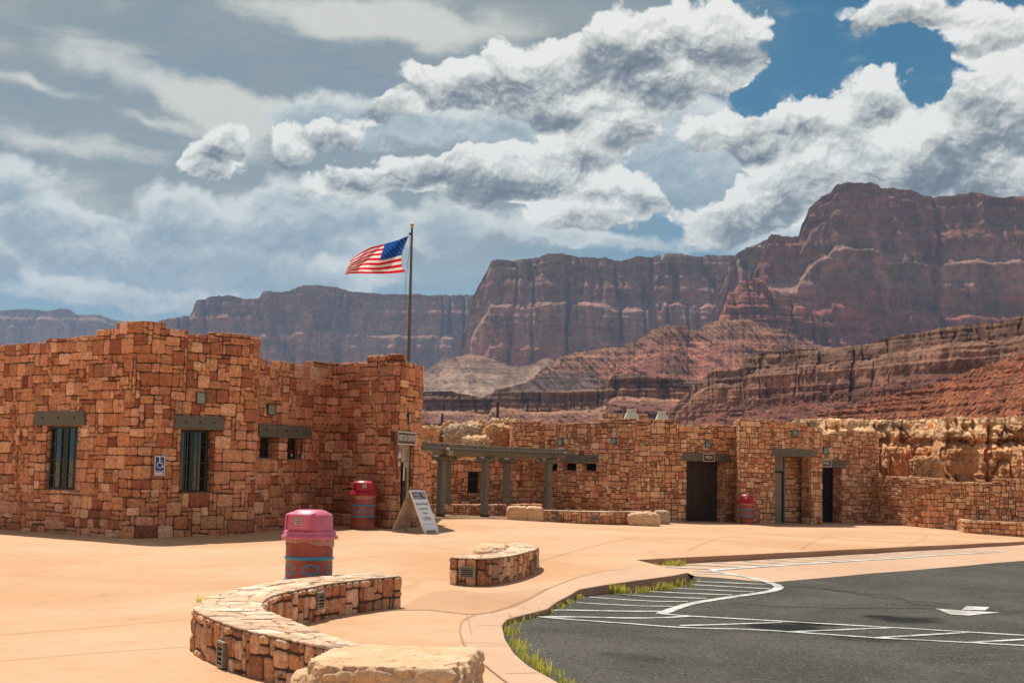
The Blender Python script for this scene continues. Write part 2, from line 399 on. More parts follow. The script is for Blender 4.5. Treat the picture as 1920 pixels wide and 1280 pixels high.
# ---------------------------------------------------------------- stonework
PAL_WALL = np.array([(.58, .255, .125), (.53, .22, .10), (.63, .31, .16), (.68, .36, .20), (.46, .18, .085), (.60, .28, .14), (.64, .31, .18), (.72, .42, .25),
                     (.56, .25, .13), (.38, .14, .07), (.66, .34, .17), (.60, .28, .17), (.57, .27, .13)])
PAL_BACK = np.array([(.66, .35, .18), (.60, .29, .145), (.70, .40, .215), (.74, .46, .265), (.52, .24, .12), (.66, .37, .20), (.64, .32, .175), (.78, .51, .31),
                     (.44, .19, .10), (.70, .41, .22), (.60, .31, .17)])
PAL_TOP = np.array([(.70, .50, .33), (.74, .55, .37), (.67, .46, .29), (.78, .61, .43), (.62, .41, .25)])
def stonework(mb, Fm, U, V, mask, rng, pal, wmax=6, hmax=4, gap=0.0075, H=(0.018, 0.048), jit=0.17, su=1.0, sv=1.0, matid=0, weights=None, bev=0.011, coursed=False):
    """pack irregular stones on the grid (U, V) where mask is True; Fm(u, v, h) -> world"""
    nu, nv = len(U) - 1, len(V) - 1
    free = mask.copy(); S = []
    cand = weights or [(3, 2), (3, 3), (2, 2), (4, 2), (4, 2), (4, 3), (5, 3), (3, 2), (2, 2), (5, 2), (1, 2), (2, 1), (3, 2), (4, 3), (2, 3), (3, 3), (4, 1), (3, 1), (2, 2)]
    top = np.zeros((nu, nv), int)
    if coursed:
        i0 = 0
        while i0 < nu:
            i1 = min(nu, i0 + rng.randint(7, 15)); j0 = 0
            while j0 < nv:
                h = int(rng.choice([2, 2, 2, 3, 3])) if hmax > 2 else 2
                j1 = min(nv, j0 + h); top[i0:i1, j0:j1] = j1; j0 = j1
            i0 = i1
    for j in range(nv):
        for i in range(nu):
            if not free[i, j]: continue
            best = None
            if coursed:
                for _ in range(6):
                    h = top[i, j] - j; r = rng.rand()
                    if r < .12 and h < 3: h += 1
                    elif r < .20 and h > 1: h -= 1
                    w = int(rng.choice([1, 2, 2, 2, 3, 3, 3, 4] if h < 3 else [2, 2, 3, 3, 4, 5]))
                    if h == 1: w = max(w, 2)
                    if i + w <= nu and j + h <= nv and free[i:i + w, j:j + h].all(): best = (w, h); break
                if best is not None:
                    w, h = best; free[i:i + w, j:j + h] = False; S.append((i, j, i + w, j + h)); continue
            for _ in range(7):
                w, h = cand[rng.randint(len(cand))]
                w, h = min(w, wmax), min(h, hmax)
                if i + w <= nu and j + h <= nv and free[i:i + w, j:j + h].all():
                    best = (w, h); break
            if best is None:
                w = 1
                while w < 3 and i + w < nu and free[i + w, j]: w += 1
                h = 1
                while h < 2 and j + h < nv and free[i:i + w, j + h].all(): h += 1
                best = (w, h)
            w, h = best; free[i:i + w, j:j + h] = False; S.append((i, j, i + w, j + h))
    S = np.array(S)
    if len(S) == 0: return
    mm = np.zeros((nu + 2, nv + 2), bool); mm[1:-1, 1:-1] = mask
    inner = mm[:-1, :-1] & mm[1:, :-1] & mm[:-1, 1:] & mm[1:, 1:]
    cu = np.median(np.diff(U)); cv = np.median(np.diff(V))
    JU = U[:, None] + rng.uniform(-jit, jit, (nu + 1, nv + 1)) * cu * inner
    JV = V[None, :] + rng.uniform(-jit, jit, (nu + 1, nv + 1)) * cv * inner
    C = np.stack([np.stack([JU[S[:, a], S[:, b]], JV[S[:, a], S[:, b]]], -1) for a, b in ((0, 1), (2, 1), (2, 3), (0, 3))], 1)   # n,4,2
    n = len(S)
    # perimeter parameters, 16 points
    per = []
    for k in range(4):
        a = [(0, 0), (1, 0), (1, 1), (0, 1)][k]; b = [(1, 0), (1, 1), (0, 1), (0, 0)][k]
        for t in (0, .25, .5, .75): per.append((a[0] + (b[0] - a[0]) * t, a[1] + (b[1] - a[1]) * t))
    per = np.array(per)
    wm = np.linalg.norm(C[:, 1] - C[:, 0], axis=1) * su; hm = np.linalg.norm(C[:, 3] - C[:, 0], axis=1) * sv
    wm, hm = np.maximum(wm, .03), np.maximum(hm, .03)
    def loc(inset, scale=1.0, corner=0.0, wob=0.0):
        iu = np.minimum(inset / wm, .42)[:, None]; iv = np.minimum(inset / hm, .42)[:, None]
        s = iu + (1 - 2 * iu) * per[None, :, 0]; t = iv + (1 - 2 * iv) * per[None, :, 1]
        s = .5 + (s - .5) * scale; t = .5 + (t - .5) * scale
        cn = np.zeros(16); cn[[0, 4, 8, 12]] = 1
        ru = (corner / wm)[:, None] * cn; rv = (corner / hm)[:, None] * cn
        s = s + np.sign(.5 - s) * np.minimum(ru, .2); t = t + np.sign(.5 - t) * np.minimum(rv, .2)
        if wob:
            s = s + rng.uniform(-wob, wob, s.shape) / wm[:, None]; t = t + rng.uniform(-wob, wob, t.shape) / hm[:, None]
        return s, t
    def bil(s, t):
        return ((1 - s) * (1 - t))[..., None] * C[:, None, 0] + (s * (1 - t))[..., None] * C[:, None, 1] + (s * t)[..., None] * C[:, None, 2] + ((1 - s) * t)[..., None] * C[:, None, 3]
    Hs = rng.uniform(H[0], H[1], n); tx, ty = rng.uniform(-1, 1, (2, n)) * H[1] * 0.35
    rings = []
    for (ins, sc, cr, wob, hf, hn) in ((gap, 1, .008, 0, 0, 0), (gap, 1, .009, .003, .72, .0), (gap + bev, 1, .010, .004, 1.0, .07), (gap + bev, .62, .0, .010, 1.06, .20)):
        s, t = loc(ins, sc, cr, wob); P = bil(s, t)
        h = Hs[:, None] * (hf + rng.uniform(-hn, hn, s.shape)) + (tx[:, None] * (s - .5) + ty[:, None] * (t - .5)) * (hf > .3)
        rings.append((P, h))
    s = np.full((n, 1), .5); rings.append((bil(s, s), Hs[:, None] * (1.08 + rng.uniform(-.15, .15, (n, 1)))))
    P = np.concatenate([r[0] for r in rings], 1); h = np.concatenate([r[1] for r in rings], 1); h[:, :16] = -0.012
    W3 = Fm(P[..., 0].ravel(), P[..., 1].ravel(), h.ravel())
    k = P.shape[1]; fq = []
    for r in range(3):
        for j in range(16): fq.append((r * 16 + j, r * 16 + (j + 1) % 16, (r + 1) * 16 + (j + 1) % 16, (r + 1) * 16 + j))
    base = (np.arange(n) * k)[:, None, None]
    Fq = (np.array(fq)[None] + base).reshape(-1, 4)
    ft = np.array([(48 + j, 48 + (j + 1) % 16, 64) for j in range(16)]); Ft = (ft[None] + base).reshape(-1, 3)
    col = pal[rng.randint(len(pal), size=n)] * rng.uniform(.86, 1.18, (n, 1)) * (1 + rng.uniform(-.025, .025, (n, 3)))
    dark = rng.rand(n) < .05; col[dark] *= .6; col = col * (1.02, .99, 1.04)
    colv = np.repeat(col, k, 0)
    mb.add(W3, Fq.tolist() + Ft.tolist(), matid, colv, True)

def dense(pts, step=0.05, rad=0.0):
    """polyline -> dense path; rad > 0 rounds the corners"""
    pts = np.asarray(pts, float)
    if rad > 0 and len(pts) > 2:
        out = [pts[0]]
        for i in range(1, len(pts) - 1):
            a, b, c = pts[i - 1], pts[i], pts[i + 1]
            la, lc = np.linalg.norm(a - b), np.linalg.norm(c - b); r = min(rad, la * .45, lc * .45)
            p, q = b + (a - b) / la * r, b + (c - b) / lc * r
            for t in np.linspace(0, 1, 9): out.append((1 - t) ** 2 * p + 2 * t * (1 - t) * b + t * t * q)
        out.append(pts[-1]); pts = np.array(out)
    d = np.r_[0, np.cumsum(np.linalg.norm(np.diff(pts, axis=0), axis=1))]
    u = np.linspace(0, d[-1], max(3, int(d[-1] / step) + 1))
    return np.c_[np.interp(u, d, pts[:, 0]), np.interp(u, d, pts[:, 1])]
class Path:
    def __init__(s, pts, rad=0.0, smooth=0.0):
        s.p = dense(pts, 0.05, rad)
        if smooth:
            k = int(smooth / 0.05) * 2 + 1; pad = np.r_[[s.p[0]] * (k // 2), s.p, [s.p[-1]] * (k // 2)]
            q = np.c_[np.convolve(pad[:, 0], np.ones(k) / k, 'valid'), np.convolve(pad[:, 1], np.ones(k) / k, 'valid')]; q[0], q[-1] = s.p[0], s.p[-1]; s.p = dense(q, 0.05)
        s.u = np.r_[0, np.cumsum(np.linalg.norm(np.diff(s.p, axis=0), axis=1))]; s.L = s.u[-1]
        t = np.gradient(s.p, axis=0); t /= np.linalg.norm(t, axis=1)[:, None] + 1e-12
        s.t = t; s.nrm = np.c_[t[:, 1], -t[:, 0]]          # outward = right-hand side of travel (towards the camera for left->right paths)
    def at(s, u):
        x = np.interp(u, s.u, s.p[:, 0]); y = np.interp(u, s.u, s.p[:, 1]); return x, y
    def n(s, u):
        a = np.interp(u, s.u, s.nrm[:, 0]); b = np.interp(u, s.u, s.nrm[:, 1]); l = np.sqrt(a * a + b * b) + 1e-9; return a / l, b / l
    def F(s, u, z, h):
        u, z, h = map(np.asarray, (u, z, h)); x, y = s.at(u); a, b = s.n(u)
        if np.any(h < -.05):          # behind the face: stay inside at the corners
            T = getattr(s, 'T', .4)
            if not hasattr(s, 'bk') or s.bkT != T:
                q = s.p - s.nrm * T; step = 3; d = np.sqrt(((q[:, None] - s.p[None, ::step]) ** 2).sum(-1)).min(1); ok = d > T * .985 - .01
                ok[0] = ok[-1] = True; s.bk = np.c_[np.interp(s.u, s.u[ok], q[ok, 0]), np.interp(s.u, s.u[ok], q[ok, 1])]; s.bkT = T
            bx, by = np.interp(u, s.u, s.bk[:, 0]), np.interp(u, s.u, s.bk[:, 1]); k = np.clip(-h / T, 0, None)
            return np.stack([np.where(h < -.05, x + (bx - x) * k, x + a * h), np.where(h < -.05, y + (by - y) * k, y + b * h), z + 0 * x], -1)
        return np.stack([x + a * h, y + b * h, z + 0 * x], -1)
    def pix(s, px, py, lo=0, hi=1e9):
        """(u, z) of the wall-face point seen at pixel (px, py)"""
        k = (640 - py) / F_PX; X, Y = s.p[:, 0], s.p[:, 1]
        z = (k * (X * cF[0] + Y * cF[1]) - X * cU[0] - Y * cU[1]) / (cU[2] - k * cF[2]) + HC
        q = proj(np.c_[X, Y, z])[0]; ok = (s.u >= lo) & (s.u <= hi); uu, qq, zz = s.u[ok], q[ok], z[ok]
        i = np.argmin(np.abs(qq - px))
        j = min(max(i, 1), len(uu) - 2); o = np.argsort(qq[j - 1:j + 2])
        u = float(np.interp(px, qq[j - 1:j + 2][o], uu[j - 1:j + 2][o])); return u, float(np.interp(u, uu, zz))
    def near(s, x, y): return float(s.u[np.argmin((s.p[:, 0] - x) ** 2 + (s.p[:, 1] - y) ** 2)])
    def frame(s, u):
        """local frame at u: (along, outward, up) -> world"""
        x, y = s.at(u); a, b = s.n(u); t = np.array([-b, a, 0.0]); n = np.array([a, b, 0.0]); o = np.array([x, y, 0.0])
        return lambda P: o + np.asarray(P)[:, :1] * t + np.asarray(P)[:, 1:2] * n + np.asarray(P)[:, 2:3] * np.array([0, 0, 1.0])

def grid(a, b, cell, vals):
    br = [a]
    for v in sorted(vals):
        if a + .04 < v < b - .04 and v - br[-1] > .035: br.append(v)
    br.append(b); out = [a]
    for p, q in zip(br[:-1], br[1:]): out += list(np.linspace(p, q, max(1, int(round((q - p) / cell))) + 1)[1:])
    return np.array(out)

def masonry(mb, path, tops, z0, ops=(), T=0.32, cell=(0.11, 0.10), seed=1, pal=PAL_WALL, u0=0.0, u1=None, back=True, cap=True, H=(0.014, 0.040), endL=False, endR=True, **kw):
    """tops: list of (u_start, z) steps; ops: (ua, ub, za, zb, reveal depth, through?)"""
    rng = np.random.RandomState(seed); u1 = path.L if u1 is None else u1; path.T = T
    tops = sorted(tops); tu = [a for a, _ in tops]; zt = max(z for _, z in tops)
    U = grid(u0, u1, cell[0], [a for a in tu if u0 < a < u1] + [x for o in ops for x in o[:2]])
    Z = grid(z0, zt, cell[1], [z for _, z in tops] + [x for o in ops for x in o[2:4]])
    Uc, Zc = (U[1:] + U[:-1]) / 2, (Z[1:] + Z[:-1]) / 2
    th = np.array([[z for a, z in tops if a <= u + 1e-6][-1] if u >= tu[0] else tops[0][1] for u in Uc])
    solid = Zc[None, :] < th[:, None]
    for o in ops: solid &= ~((Uc[:, None] > o[0]) & (Uc[:, None] < o[1]) & (Zc[None] > o[2]) & (Zc[None] < o[3]))
    stonework(mb, path.F, U, Z, solid, rng, pal, H=H, coursed=True, **kw)
    nu, nz = solid.shape
    # core
    Vf = np.stack(np.meshgrid(U, Z, indexing='ij'), -1).reshape(-1, 2)
    front = path.F(Vf[:, 0], Vf[:, 1], np.zeros(len(Vf))); rear = path.F(Vf[:, 0], Vf[:, 1], np.full(len(Vf), -T))
    W = nz + 1; idx = lambda i, j: i * W + j; nF = len(Vf); Fs = []
    for i in range(nu):
        for j in range(nz):
            if not solid[i, j]: continue
            a, b, c, d = idx(i, j), idx(i + 1, j), idx(i + 1, j + 1), idx(i, j + 1)
            Fs.append((a, b, c, d)); Fs.append((nF + d, nF + c, nF + b, nF + a))
            if i + 1 >= nu or not solid[i + 1, j]: Fs.append((b, nF + b, nF + c, c))
            if i == 0 or not solid[i - 1, j]: Fs.append((a, d, nF + d, nF + a))
            if j + 1 >= nz or not solid[i, j + 1]: Fs.append((d, c, nF + c, nF + d))
            if j == 0 or not solid[i, j - 1]: Fs.append((a, nF + a, nF + b, b))
    mb.add(np.concatenate([front, rear]), Fs, 1, (1, 1, 1))
    # caps on top
    if cap:
        for k, (a, z) in enumerate(tops):
            b = tu[k + 1] if k + 1 < len(tu) else u1
            b = min(b, u1); a = max(a, u0)
            if b - a < .08: continue
            n = max(2, int(round((b - a) / (cell[0] * 1.1)))); Uk = np.linspace(a, b, n + 1); Vk = np.linspace(0.0, T, max(3, int(T / .11)) + 1)
            Fm = lambda u, v, h, z=z: np.c_[path.F(u, 0 * u, -v)[:, :2], z + h]
            stonework(mb, Fm, Uk, Vk, np.ones((n, len(Vk) - 1), bool), rng, pal, H=(0.008, 0.03), wmax=4, hmax=4, jit=.2)
    # reveals of the openings and free ends
    def side(u, za, zb, d, s, us=1):
        if zb - za < .1: return
        nz_ = max(1, int(round((zb - za) / cell[1]))); nd = max(2, int(round(d / .11)))
        Vz = np.linspace(za, zb, nz_ + 1); Ud = np.linspace(0, d, nd + 1)
        P0 = path.F(np.array([u]), np.array([0.0]), np.array([0.0]))[0]; a, b = path.n(u); t = np.array([-b, a, 0])
        nn = np.array([a, b, 0])
        if s < 0: Fm = lambda uu, v, h: P0 - nn * (d - uu)[:, None] - t * h[:, None] + np.array([0, 0, 1.0]) * v[:, None]      # faces -t
        else: Fm = lambda uu, v, h: P0 - nn * uu[:, None] + t * h[:, None] + np.array([0, 0, 1.0]) * v[:, None]                # faces +t
        stonework(mb, Fm, Ud, Vz, np.ones((nd, nz_), bool), rng, pal, H=(0.004, 0.016), jit=.18)
    for o in ops:
        d = min(o[4], T)
        side(o[1], o[2], o[3], d, -1); side(o[0], o[2], o[3], d, +1)
        n = max(2, int((o[1] - o[0]) / .15)); Uk = np.linspace(o[0], o[1], n + 1); Vk = np.linspace(0, d, 4)
        if o[2] > z0 + .2:
            stonework(mb, lambda u, v, h, z=o[2]: np.c_[path.F(u, 0 * u, -v)[:, :2], z + h], Uk, Vk, np.ones((n, 3), bool), rng, pal, H=(0.005, 0.015), jit=.15)
    for k in range(1, len(tops)):    # little vertical steps of the parapet
        za, zb = tops[k - 1][1], tops[k][1]
        if zb < za: side(tu[k], zb, za, T, +1)
        else: side(tu[k], za, zb, T, -1)
    if endR: side(u1, z0, tops[-1][1], T, +1)
    if endL: side(u0, z0, tops[0][1], T, -1)
    return U, Z

def steps(path, lst, lo=0, hi=1e9):
    """[(px_start, py)] -> [(u, z)] wall-top steps"""
    out = []
    for k, (px, py) in enumerate(lst):
        px2 = lst[k + 1][0] if k + 1 < len(lst) else px + 20
        u, za = path.pix(px, py, lo, hi); _, zb = path.pix(min((px + px2) / 2, px + 60), py, lo, hi); out.append((u, zb))
    return out
def rect(path, pxa, pxb, pya, pyb, depth=0.35, lo=0, hi=1e9):
    m = (pya + pyb) / 2; ua, _ = path.pix(pxa, m, lo, hi); ub, _ = path.pix(pxb, m, lo, hi); um = (pxa + pxb) / 2
    return (ua, ub, path.pix(um, pyb, lo, hi)[1], path.pix(um, pya, lo, hi)[1], depth)
# ---------------------------------------------------------------- ground materials
def _conc(name, a, b, stain, rough=0.85):
    def fn(N):
        v = N.coord(); big = N.noise(v, 0.22, 6, 0.6, 0.6); mid = N.noise(v, 1.6, 6, 0.65); fine = N.noise(v, 60, 4, 0.7)
        c = N.mix(big.ramp(0.35, 0.65), a, b)
        c = N.mix(mid.ramp(0.52, 0.75, 0, 0.45), c, stain)
        c = N.mix(fine.ramp(0.3, 0.7, 0, 0.25), c, tuple(x * 0.65 for x in a))
        st = N.noise(N.mapping(v, (1, .5, 1)), 0.9, 7, 0.72, 1.2); c = N.mix(st.ramp(0.56, 0.70, 0, 0.42), c, tuple(x * 0.62 for x in a))
        sp = N.voro(v, 2.3, 'F1'); c = N.mix(sp.ramp(0.05, 0.02, 0, 0.5), c, tuple(x * 0.35 for x in a))
        return {'Base Color': c, 'Roughness': rough, 'Normal': N.bump(fine * 0.5 + mid * 0.6, 0.35, 0.008), 'Specular IOR Level': 0.25}
    return material(name, fn)
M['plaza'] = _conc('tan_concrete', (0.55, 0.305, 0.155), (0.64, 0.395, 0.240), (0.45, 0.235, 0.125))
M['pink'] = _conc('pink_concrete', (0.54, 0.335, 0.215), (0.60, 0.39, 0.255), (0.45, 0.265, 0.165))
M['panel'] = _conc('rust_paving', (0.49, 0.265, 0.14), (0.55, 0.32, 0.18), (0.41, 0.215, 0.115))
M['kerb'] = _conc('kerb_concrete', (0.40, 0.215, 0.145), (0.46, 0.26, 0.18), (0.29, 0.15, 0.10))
M['joint'] = plain('joint_filler', (0.42, 0.245, 0.145), 0.9, spec=0.1)
def _asph(N):
    v = N.coord(); ag = N.voro(v, 48, 'F1', out='Color'); fine = N.noise(v, 110, 3, 0.7); mid = N.noise(v, 0.55, 6, 0.65, 0.5); m2 = N.noise(v, 3.0, 5, 0.65)
    sep = N.xyz(ag)
    c = N.mix(mid.ramp(0.35, 0.68), (0.068, 0.063, 0.055), (0.106, 0.098, 0.084))
    c = N.mix(m2.ramp(0.55, 0.75, 0, 0.45), c, (0.105, 0.095, 0.080))
    c = N.mix(sep[0].ramp(0.86, 1.0, 0, 0.7), c, (0.22, 0.20, 0.17))
    c = N.mix(sep[1].ramp(0.6, 1.0, 0, 0.7), c, (0.018, 0.017, 0.016))
    x, y, z = N.xyz(v); wob = N.noise(v, 1.1, 6, 0.7, 0.4); m = None
    for (px, py, rx, ry) in ((1475, 1174, 80, 8), (1520, 1169, 60, 5), (1710, 1161, 75, 7), (1660, 1156, 45, 4), (1640, 1198, 70, 6), (1180, 1230, 60, 7)):
        p, q, r = at_g(px, py, -KH), at_g(px + rx, py, -KH), at_g(px, py - ry, -KH); ax, ay = abs(q[0] - p[0]), abs(r[1] - p[1])
        d = ((x - p[0]) * (1 / ax)).pow(2.0) + ((y - p[1]) * (1 / ay)).pow(2.0); t = (d + (wob - 0.5) * 4.5).ramp(1.25, 0.25, 0, 0.80 if py < 1190 else 0.35); m = t if m is None else m.max(t)
    c = N.mix(m, c, (0.004, 0.004, 0.004))
    return {'Base Color': c, 'Roughness': 0.95, 'Normal': N.bump(fine * 0.5 + sep[0] * 0.5, 0.7, 0.006), 'Specular IOR Level': 0.08}
M['asphalt'] = material('worn_asphalt', _asph)
def _paint(N):
    v = N.coord(); n = N.noise(v, 38, 5, 0.75); m = N.noise(v, 2.4, 4, 0.6)
    w = (n * 0.75 + m * 0.45)
    c = N.mix(w.ramp(0.53, 0.68, 0, 0.85), (0.72, 0.70, 0.64), (0.16, 0.15, 0.135))
    return {'Base Color': c, 'Roughness': 0.7, 'Normal': N.bump(n, 0.4, 0.004)}
M['paint'] = material('worn_white_paint', _paint)
M['seal'] = plain('crack_sealant', (0.018, 0.018, 0.019), 0.6)
def _earth(N):
    v = N.coord(); n = N.noise(v, 0.08, 8, 0.65); m = N.noise(v, 3.0, 6, 0.65)
    c = N.mix(n.ramp(0.35, 0.65), (0.42, 0.24, 0.13), (0.50, 0.33, 0.19)); c = N.mix(m.ramp(0.5, 0.8, 0, 0.5), c, (0.30, 0.17, 0.10))
    return {'Base Color': c, 'Roughness': 0.95, 'Normal': N.bump(m, 0.6, 0.05)}
M['earth'] = material('desert_earth', _earth)

def sheet(name, outline, off, mat, step=0.8, skirt=0.0, skirt_mat=None, zf=None, **kw):
    outline = [tuple(p[:2]) for p in outline]
    d = []                                  # refine the outline
    for i, p in enumerate(outline):
        q = outline[(i + 1) % len(outline)]; n = max(1, int(math.hypot(q[0] - p[0], q[1] - p[1]) / step))
        d += [(p[0] + (q[0] - p[0]) * k / n, p[1] + (q[1] - p[1]) * k / n) for k in range(n)]
    xs = [p[0] for p in d]; ys = [p[1] for p in d]
    P = np.array(d); pts = []
    if step < 50:
        for x in np.arange(min(xs) + step * .37, max(xs), step):
            for y in np.arange(min(ys) + step * .41, max(ys), step):
                if np.min((P[:, 0] - x) ** 2 + (P[:, 1] - y) ** 2) > (step * .4) ** 2: pts.append((x, y))
    V2 = [Vector(p) for p in d + pts]
    n = len(d); r = geometry.delaunay_2d_cdt(V2, [(i, (i + 1) % n) for i in range(n)], [], 1, 1e-5)
    co = np.array([tuple(p) for p in r[0]]); zf = zf or (lambda x, y: gz(x, y, off))
    mb = MB(); fs = []
    for f in r[2]:
        a, b, c = (co[i] for i in f)
        fs.append(list(f) if (b[0] - a[0]) * (c[1] - a[1]) - (b[1] - a[1]) * (c[0] - a[0]) > 0 else list(f)[::-1])
    mb.add(np.c_[co, zf(co[:, 0], co[:, 1])], fs, 0)
    if skirt:
        top = np.c_[P, zf(P[:, 0], P[:, 1])]; bot = top - (0, 0, skirt)
        mb.add(np.r_[top, bot], [[i, (i + 1) % n, n + (i + 1) % n, n + i] for i in range(n)], 1)
    return mb.build(name, [mat] + ([skirt_mat] if skirt_mat else []), kind=kw.get('kind', 'structure'))
def strip_into(mb, pts, w, off, closed=False):
    p = dense([q[:2] for q in pts], 0.4); t = np.gradient(p, axis=0); t /= np.linalg.norm(t, axis=1)[:, None] + 1e-9
    n = np.c_[-t[:, 1], t[:, 0]] * w / 2; a, b = p + n, p - n
    V = np.r_[np.c_[a, gz(a[:, 0], a[:, 1], off)], np.c_[b, gz(b[:, 0], b[:, 1], off)]]; k = len(p)
    mb.add(V, [[i, k + i, k + i + 1, i + 1] for i in range(k - 1)], 0)

def pl(lst, off=0.0): return [at_g(x, y, off)[:2] for x, y in lst]
near_kerb = [(1048, 1280), (990, 1248), (963, 1224), (946, 1197), (941, 1172), (950, 1161), (984, 1152), (1025, 1142), (1044, 1128), (1071, 1114), (1085, 1105), (1130, 1097), (1179, 1090), (1261, 1079), (1292, 1073)]
far_kerb = [(1193, 1049), (1203, 1048.4), (1250, 1046), (1296, 1043.6), (1400, 1039), (1527, 1033), (1640, 1027.6), (1758, 1022), (1840, 1018), (1920, 1014)]
NK = [np.array([9.5, 2.0]), np.array([6.0, 5.5]), np.array([3.0, 8.6])] + [np.array(p) for p in pl([(1200, 1370)] + near_kerb)]
NK = list(Path(NK, rad=0.0, smooth=0.12).p[::3]) 
FK = [np.array(p) for p in pl(far_kerb)]
e = FK[-1] + (FK[-1] - FK[-3]) / np.linalg.norm(FK[-1] - FK[-3]) * 22; FK.append(e)
plaza_out = NK + FK + [np.array((e[0], 72.0)), np.array((-32, 72.0)), np.array((-32, 2.0))]
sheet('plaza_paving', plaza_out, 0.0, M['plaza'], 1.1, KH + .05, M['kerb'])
# lowered parking area
lowb = [(1297, 1079.5), (1360, 1084), (1442, 1092), (1560, 1082), (1700, 1070), (1800, 1061.5), (1920, 1051)]
LB = [np.array(p) for p in pl(lowb, -KH)]; e2 = LB[-1] + (LB[-1] - LB[-3]) / np.linalg.norm(LB[-1] - LB[-3]) * 20
LB.append(e2)
as_out = [np.array([7.0, 1.0]), np.array([1.5, 8.0])] + [np.array(p) for p in pl([(1000, 1275), (930, 1225), (915, 1180), (930, 1150), (1010, 1128), (1060, 1100), (1150, 1084), (1260, 1073), (1290, 1072)], -KH)] + [q + np.array([0, 0.05]) for q in LB] + [np.array([e2[0], 1.0])]
sheet('parking_asphalt', as_out, -KH, M['asphalt'], .38)
ap_out = [LB[0] + np.array([-.5, 0])] + LB + [e + np.array([0, 1.0])] + [p + np.array([0.0, 0.4]) for p in FK[::-1][1:]] + [FK[0] + np.array([-.4, -.6])]
sheet('concrete_apron', ap_out, -KH + .006, M['pink'], 1.1)
# short ramp from the plaza down to the apron
A, B = FK[0], NK[-1]; C_, D_ = np.array(pl([(1236, 1060.5)], -KH)[0]), np.array(pl([(1302, 1079)], -KH)[0])
mb = MB(); n = 8; V = []
for i in range(n + 1):
    p, q = A + (B - A) * i / n, C_ + (D_ - C_) * i / n
    for j in range(5):
        t = j / 4; r = p + (q - p) * t; V.append((r[0], r[1], float(g(r[0], r[1])) * (1 - t) + float(gz(r[0], r[1], -KH)) * t + .010 * t))
mb.add(V, [[i * 5 + j, i * 5 + j + 1, (i + 1) * 5 + j + 1, (i + 1) * 5 + j] for i in range(n) for j in range(4)], 0)
mb.build('kerb_ramp', M['pink'], kind='structure')
# pink kerb band on the plaza side of the near kerb
band_in = [(1185, 1065), (1120, 1072), (1075, 1085), (1030, 1102), (990, 1125), (962, 1138), (919, 1150), (880, 1155), (864, 1168), (862, 1185), (868, 1205), (881, 1224), (914, 1251), (952, 1281), (1010, 1320)]
BI = [np.array(p) for p in pl(band_in)]
bo = [p for p in NK if p[1] > BI[-1][1] - .3]
sheet('kerb_band', [p + np.array([-.012, .0]) for p in bo] + BI, 0.004, M['pink'], 0.7)
sheet('rust_panel', [np.array(p) for p in pl([(742, 1144), (800, 1112), (846, 1105), (915, 1112), (1027, 1102), (985, 1124), (956, 1137), (915, 1149), (880, 1152), (800, 1143)])], 0.005, M['panel'], 0.7)
# worn markings
mb = MB(); mo = -KH + .009; L = -KH
for a in ([(1334, 1070.5), (1396, 1081), (1442, 1091), (1461, 1099), (1463, 1103), (1446, 1109), (1373, 1119), (1296, 1131), (1261, 1142), (1243, 1150)],):
    pass
cv = Path(pl([(1442, 1092), (1459, 1097), (1464, 1102), (1446, 1109), (1373, 1119), (1296, 1131), (1261, 1142), (1240, 1151)], L), smooth=.4).p
strip_into(mb, cv, .16, mo)
for a in ([(1238, 1151), (1469, 1165), (1642, 1175), (1930, 1192)], [(1188, 1170), (1411, 1180), (1642, 1196), (1930, 1211)], [(1011, 1157), (1180, 1159), (1296, 1155)], [(1011, 1157), (1100, 1164), (1190, 1170)],
          [(1276, 1173), (1465, 1167)], [(1473, 1185), (1673, 1177)], [(1642, 1196), (1812, 1186)], [(1816, 1205), (1935, 1198)],
          [(1025, 1144), (1239, 1146)], [(1082, 1130), (1260, 1137)], [(1106, 1119.5), (1290, 1128)], [(1155, 1113.5), (1325, 1122)], [(1201, 1108), (1373, 1115.6)], [(1249, 1102), (1415, 1110)],
          [(1296, 1096), (1446, 1104)], [(1305, 1090), (1438, 1095.6)]):
    strip_into(mb, pl(a, L), .10, mo)
mb.build('parking_lines', M['paint'], kind='structure')
mb = MB(); ao = -KH + .015
strip_into(mb, Path(pl([(1442, 1092), (1396, 1081), (1350, 1073), (1332, 1070)], L), smooth=.3).p, .15, ao)
WL = pl([(1332, 1070), (1440, 1062), (1565, 1054), (1700, 1046), (1885, 1034)], L); strip_into(mb, WL, .16, ao)
strip_into(mb, pl([(1885, 1034), (1800, 1031.5)], L), .1, ao)
dd = np.array(pl([(1373, 1115.6)], L)[0]) - np.array(pl([(1201, 1108)], L)[0]); dd /= np.linalg.norm(dd)
wl = dense(WL, 0.1); FKp = dense(FK, 0.1)
for k in range(3, len(wl) - 8, 9):
    p = wl[k]; best = None
    d = FKp - p; along = d @ dd; perp = np.abs(d @ np.array([-dd[1], dd[0]]))
    ok = (perp < .12) & (along < 0)
    q = p + dd * (along[ok].max() + .12) if ok.any() else None
    if q is not None and np.linalg.norm(q - p) > .3: strip_into(mb, [q, p], .12, ao)
for y in (1073, 1077.5): strip_into(mb, pl([(1300, y - 2), (1340 if y < 1075 else 1372, y)], L), .09, ao)
mb.build('apron_lines', M['paint'], kind='structure')
mb = MB()
for poly in ([(1754, 1141), (1782, 1152), (1815, 1154), (1874, 1148.5), (1810, 1145)], [(1803, 1143.5), (1812, 1136.5), (1855, 1138.5), (1848, 1144.2)]):
    q = pl(poly, L); mb.add([(x, y, float(gz(x, y, mo))) for x, y in q], [list(range(len(q)))[::-1]], 0)
mb.build('lane_arrow', M['paint'], kind='structure')
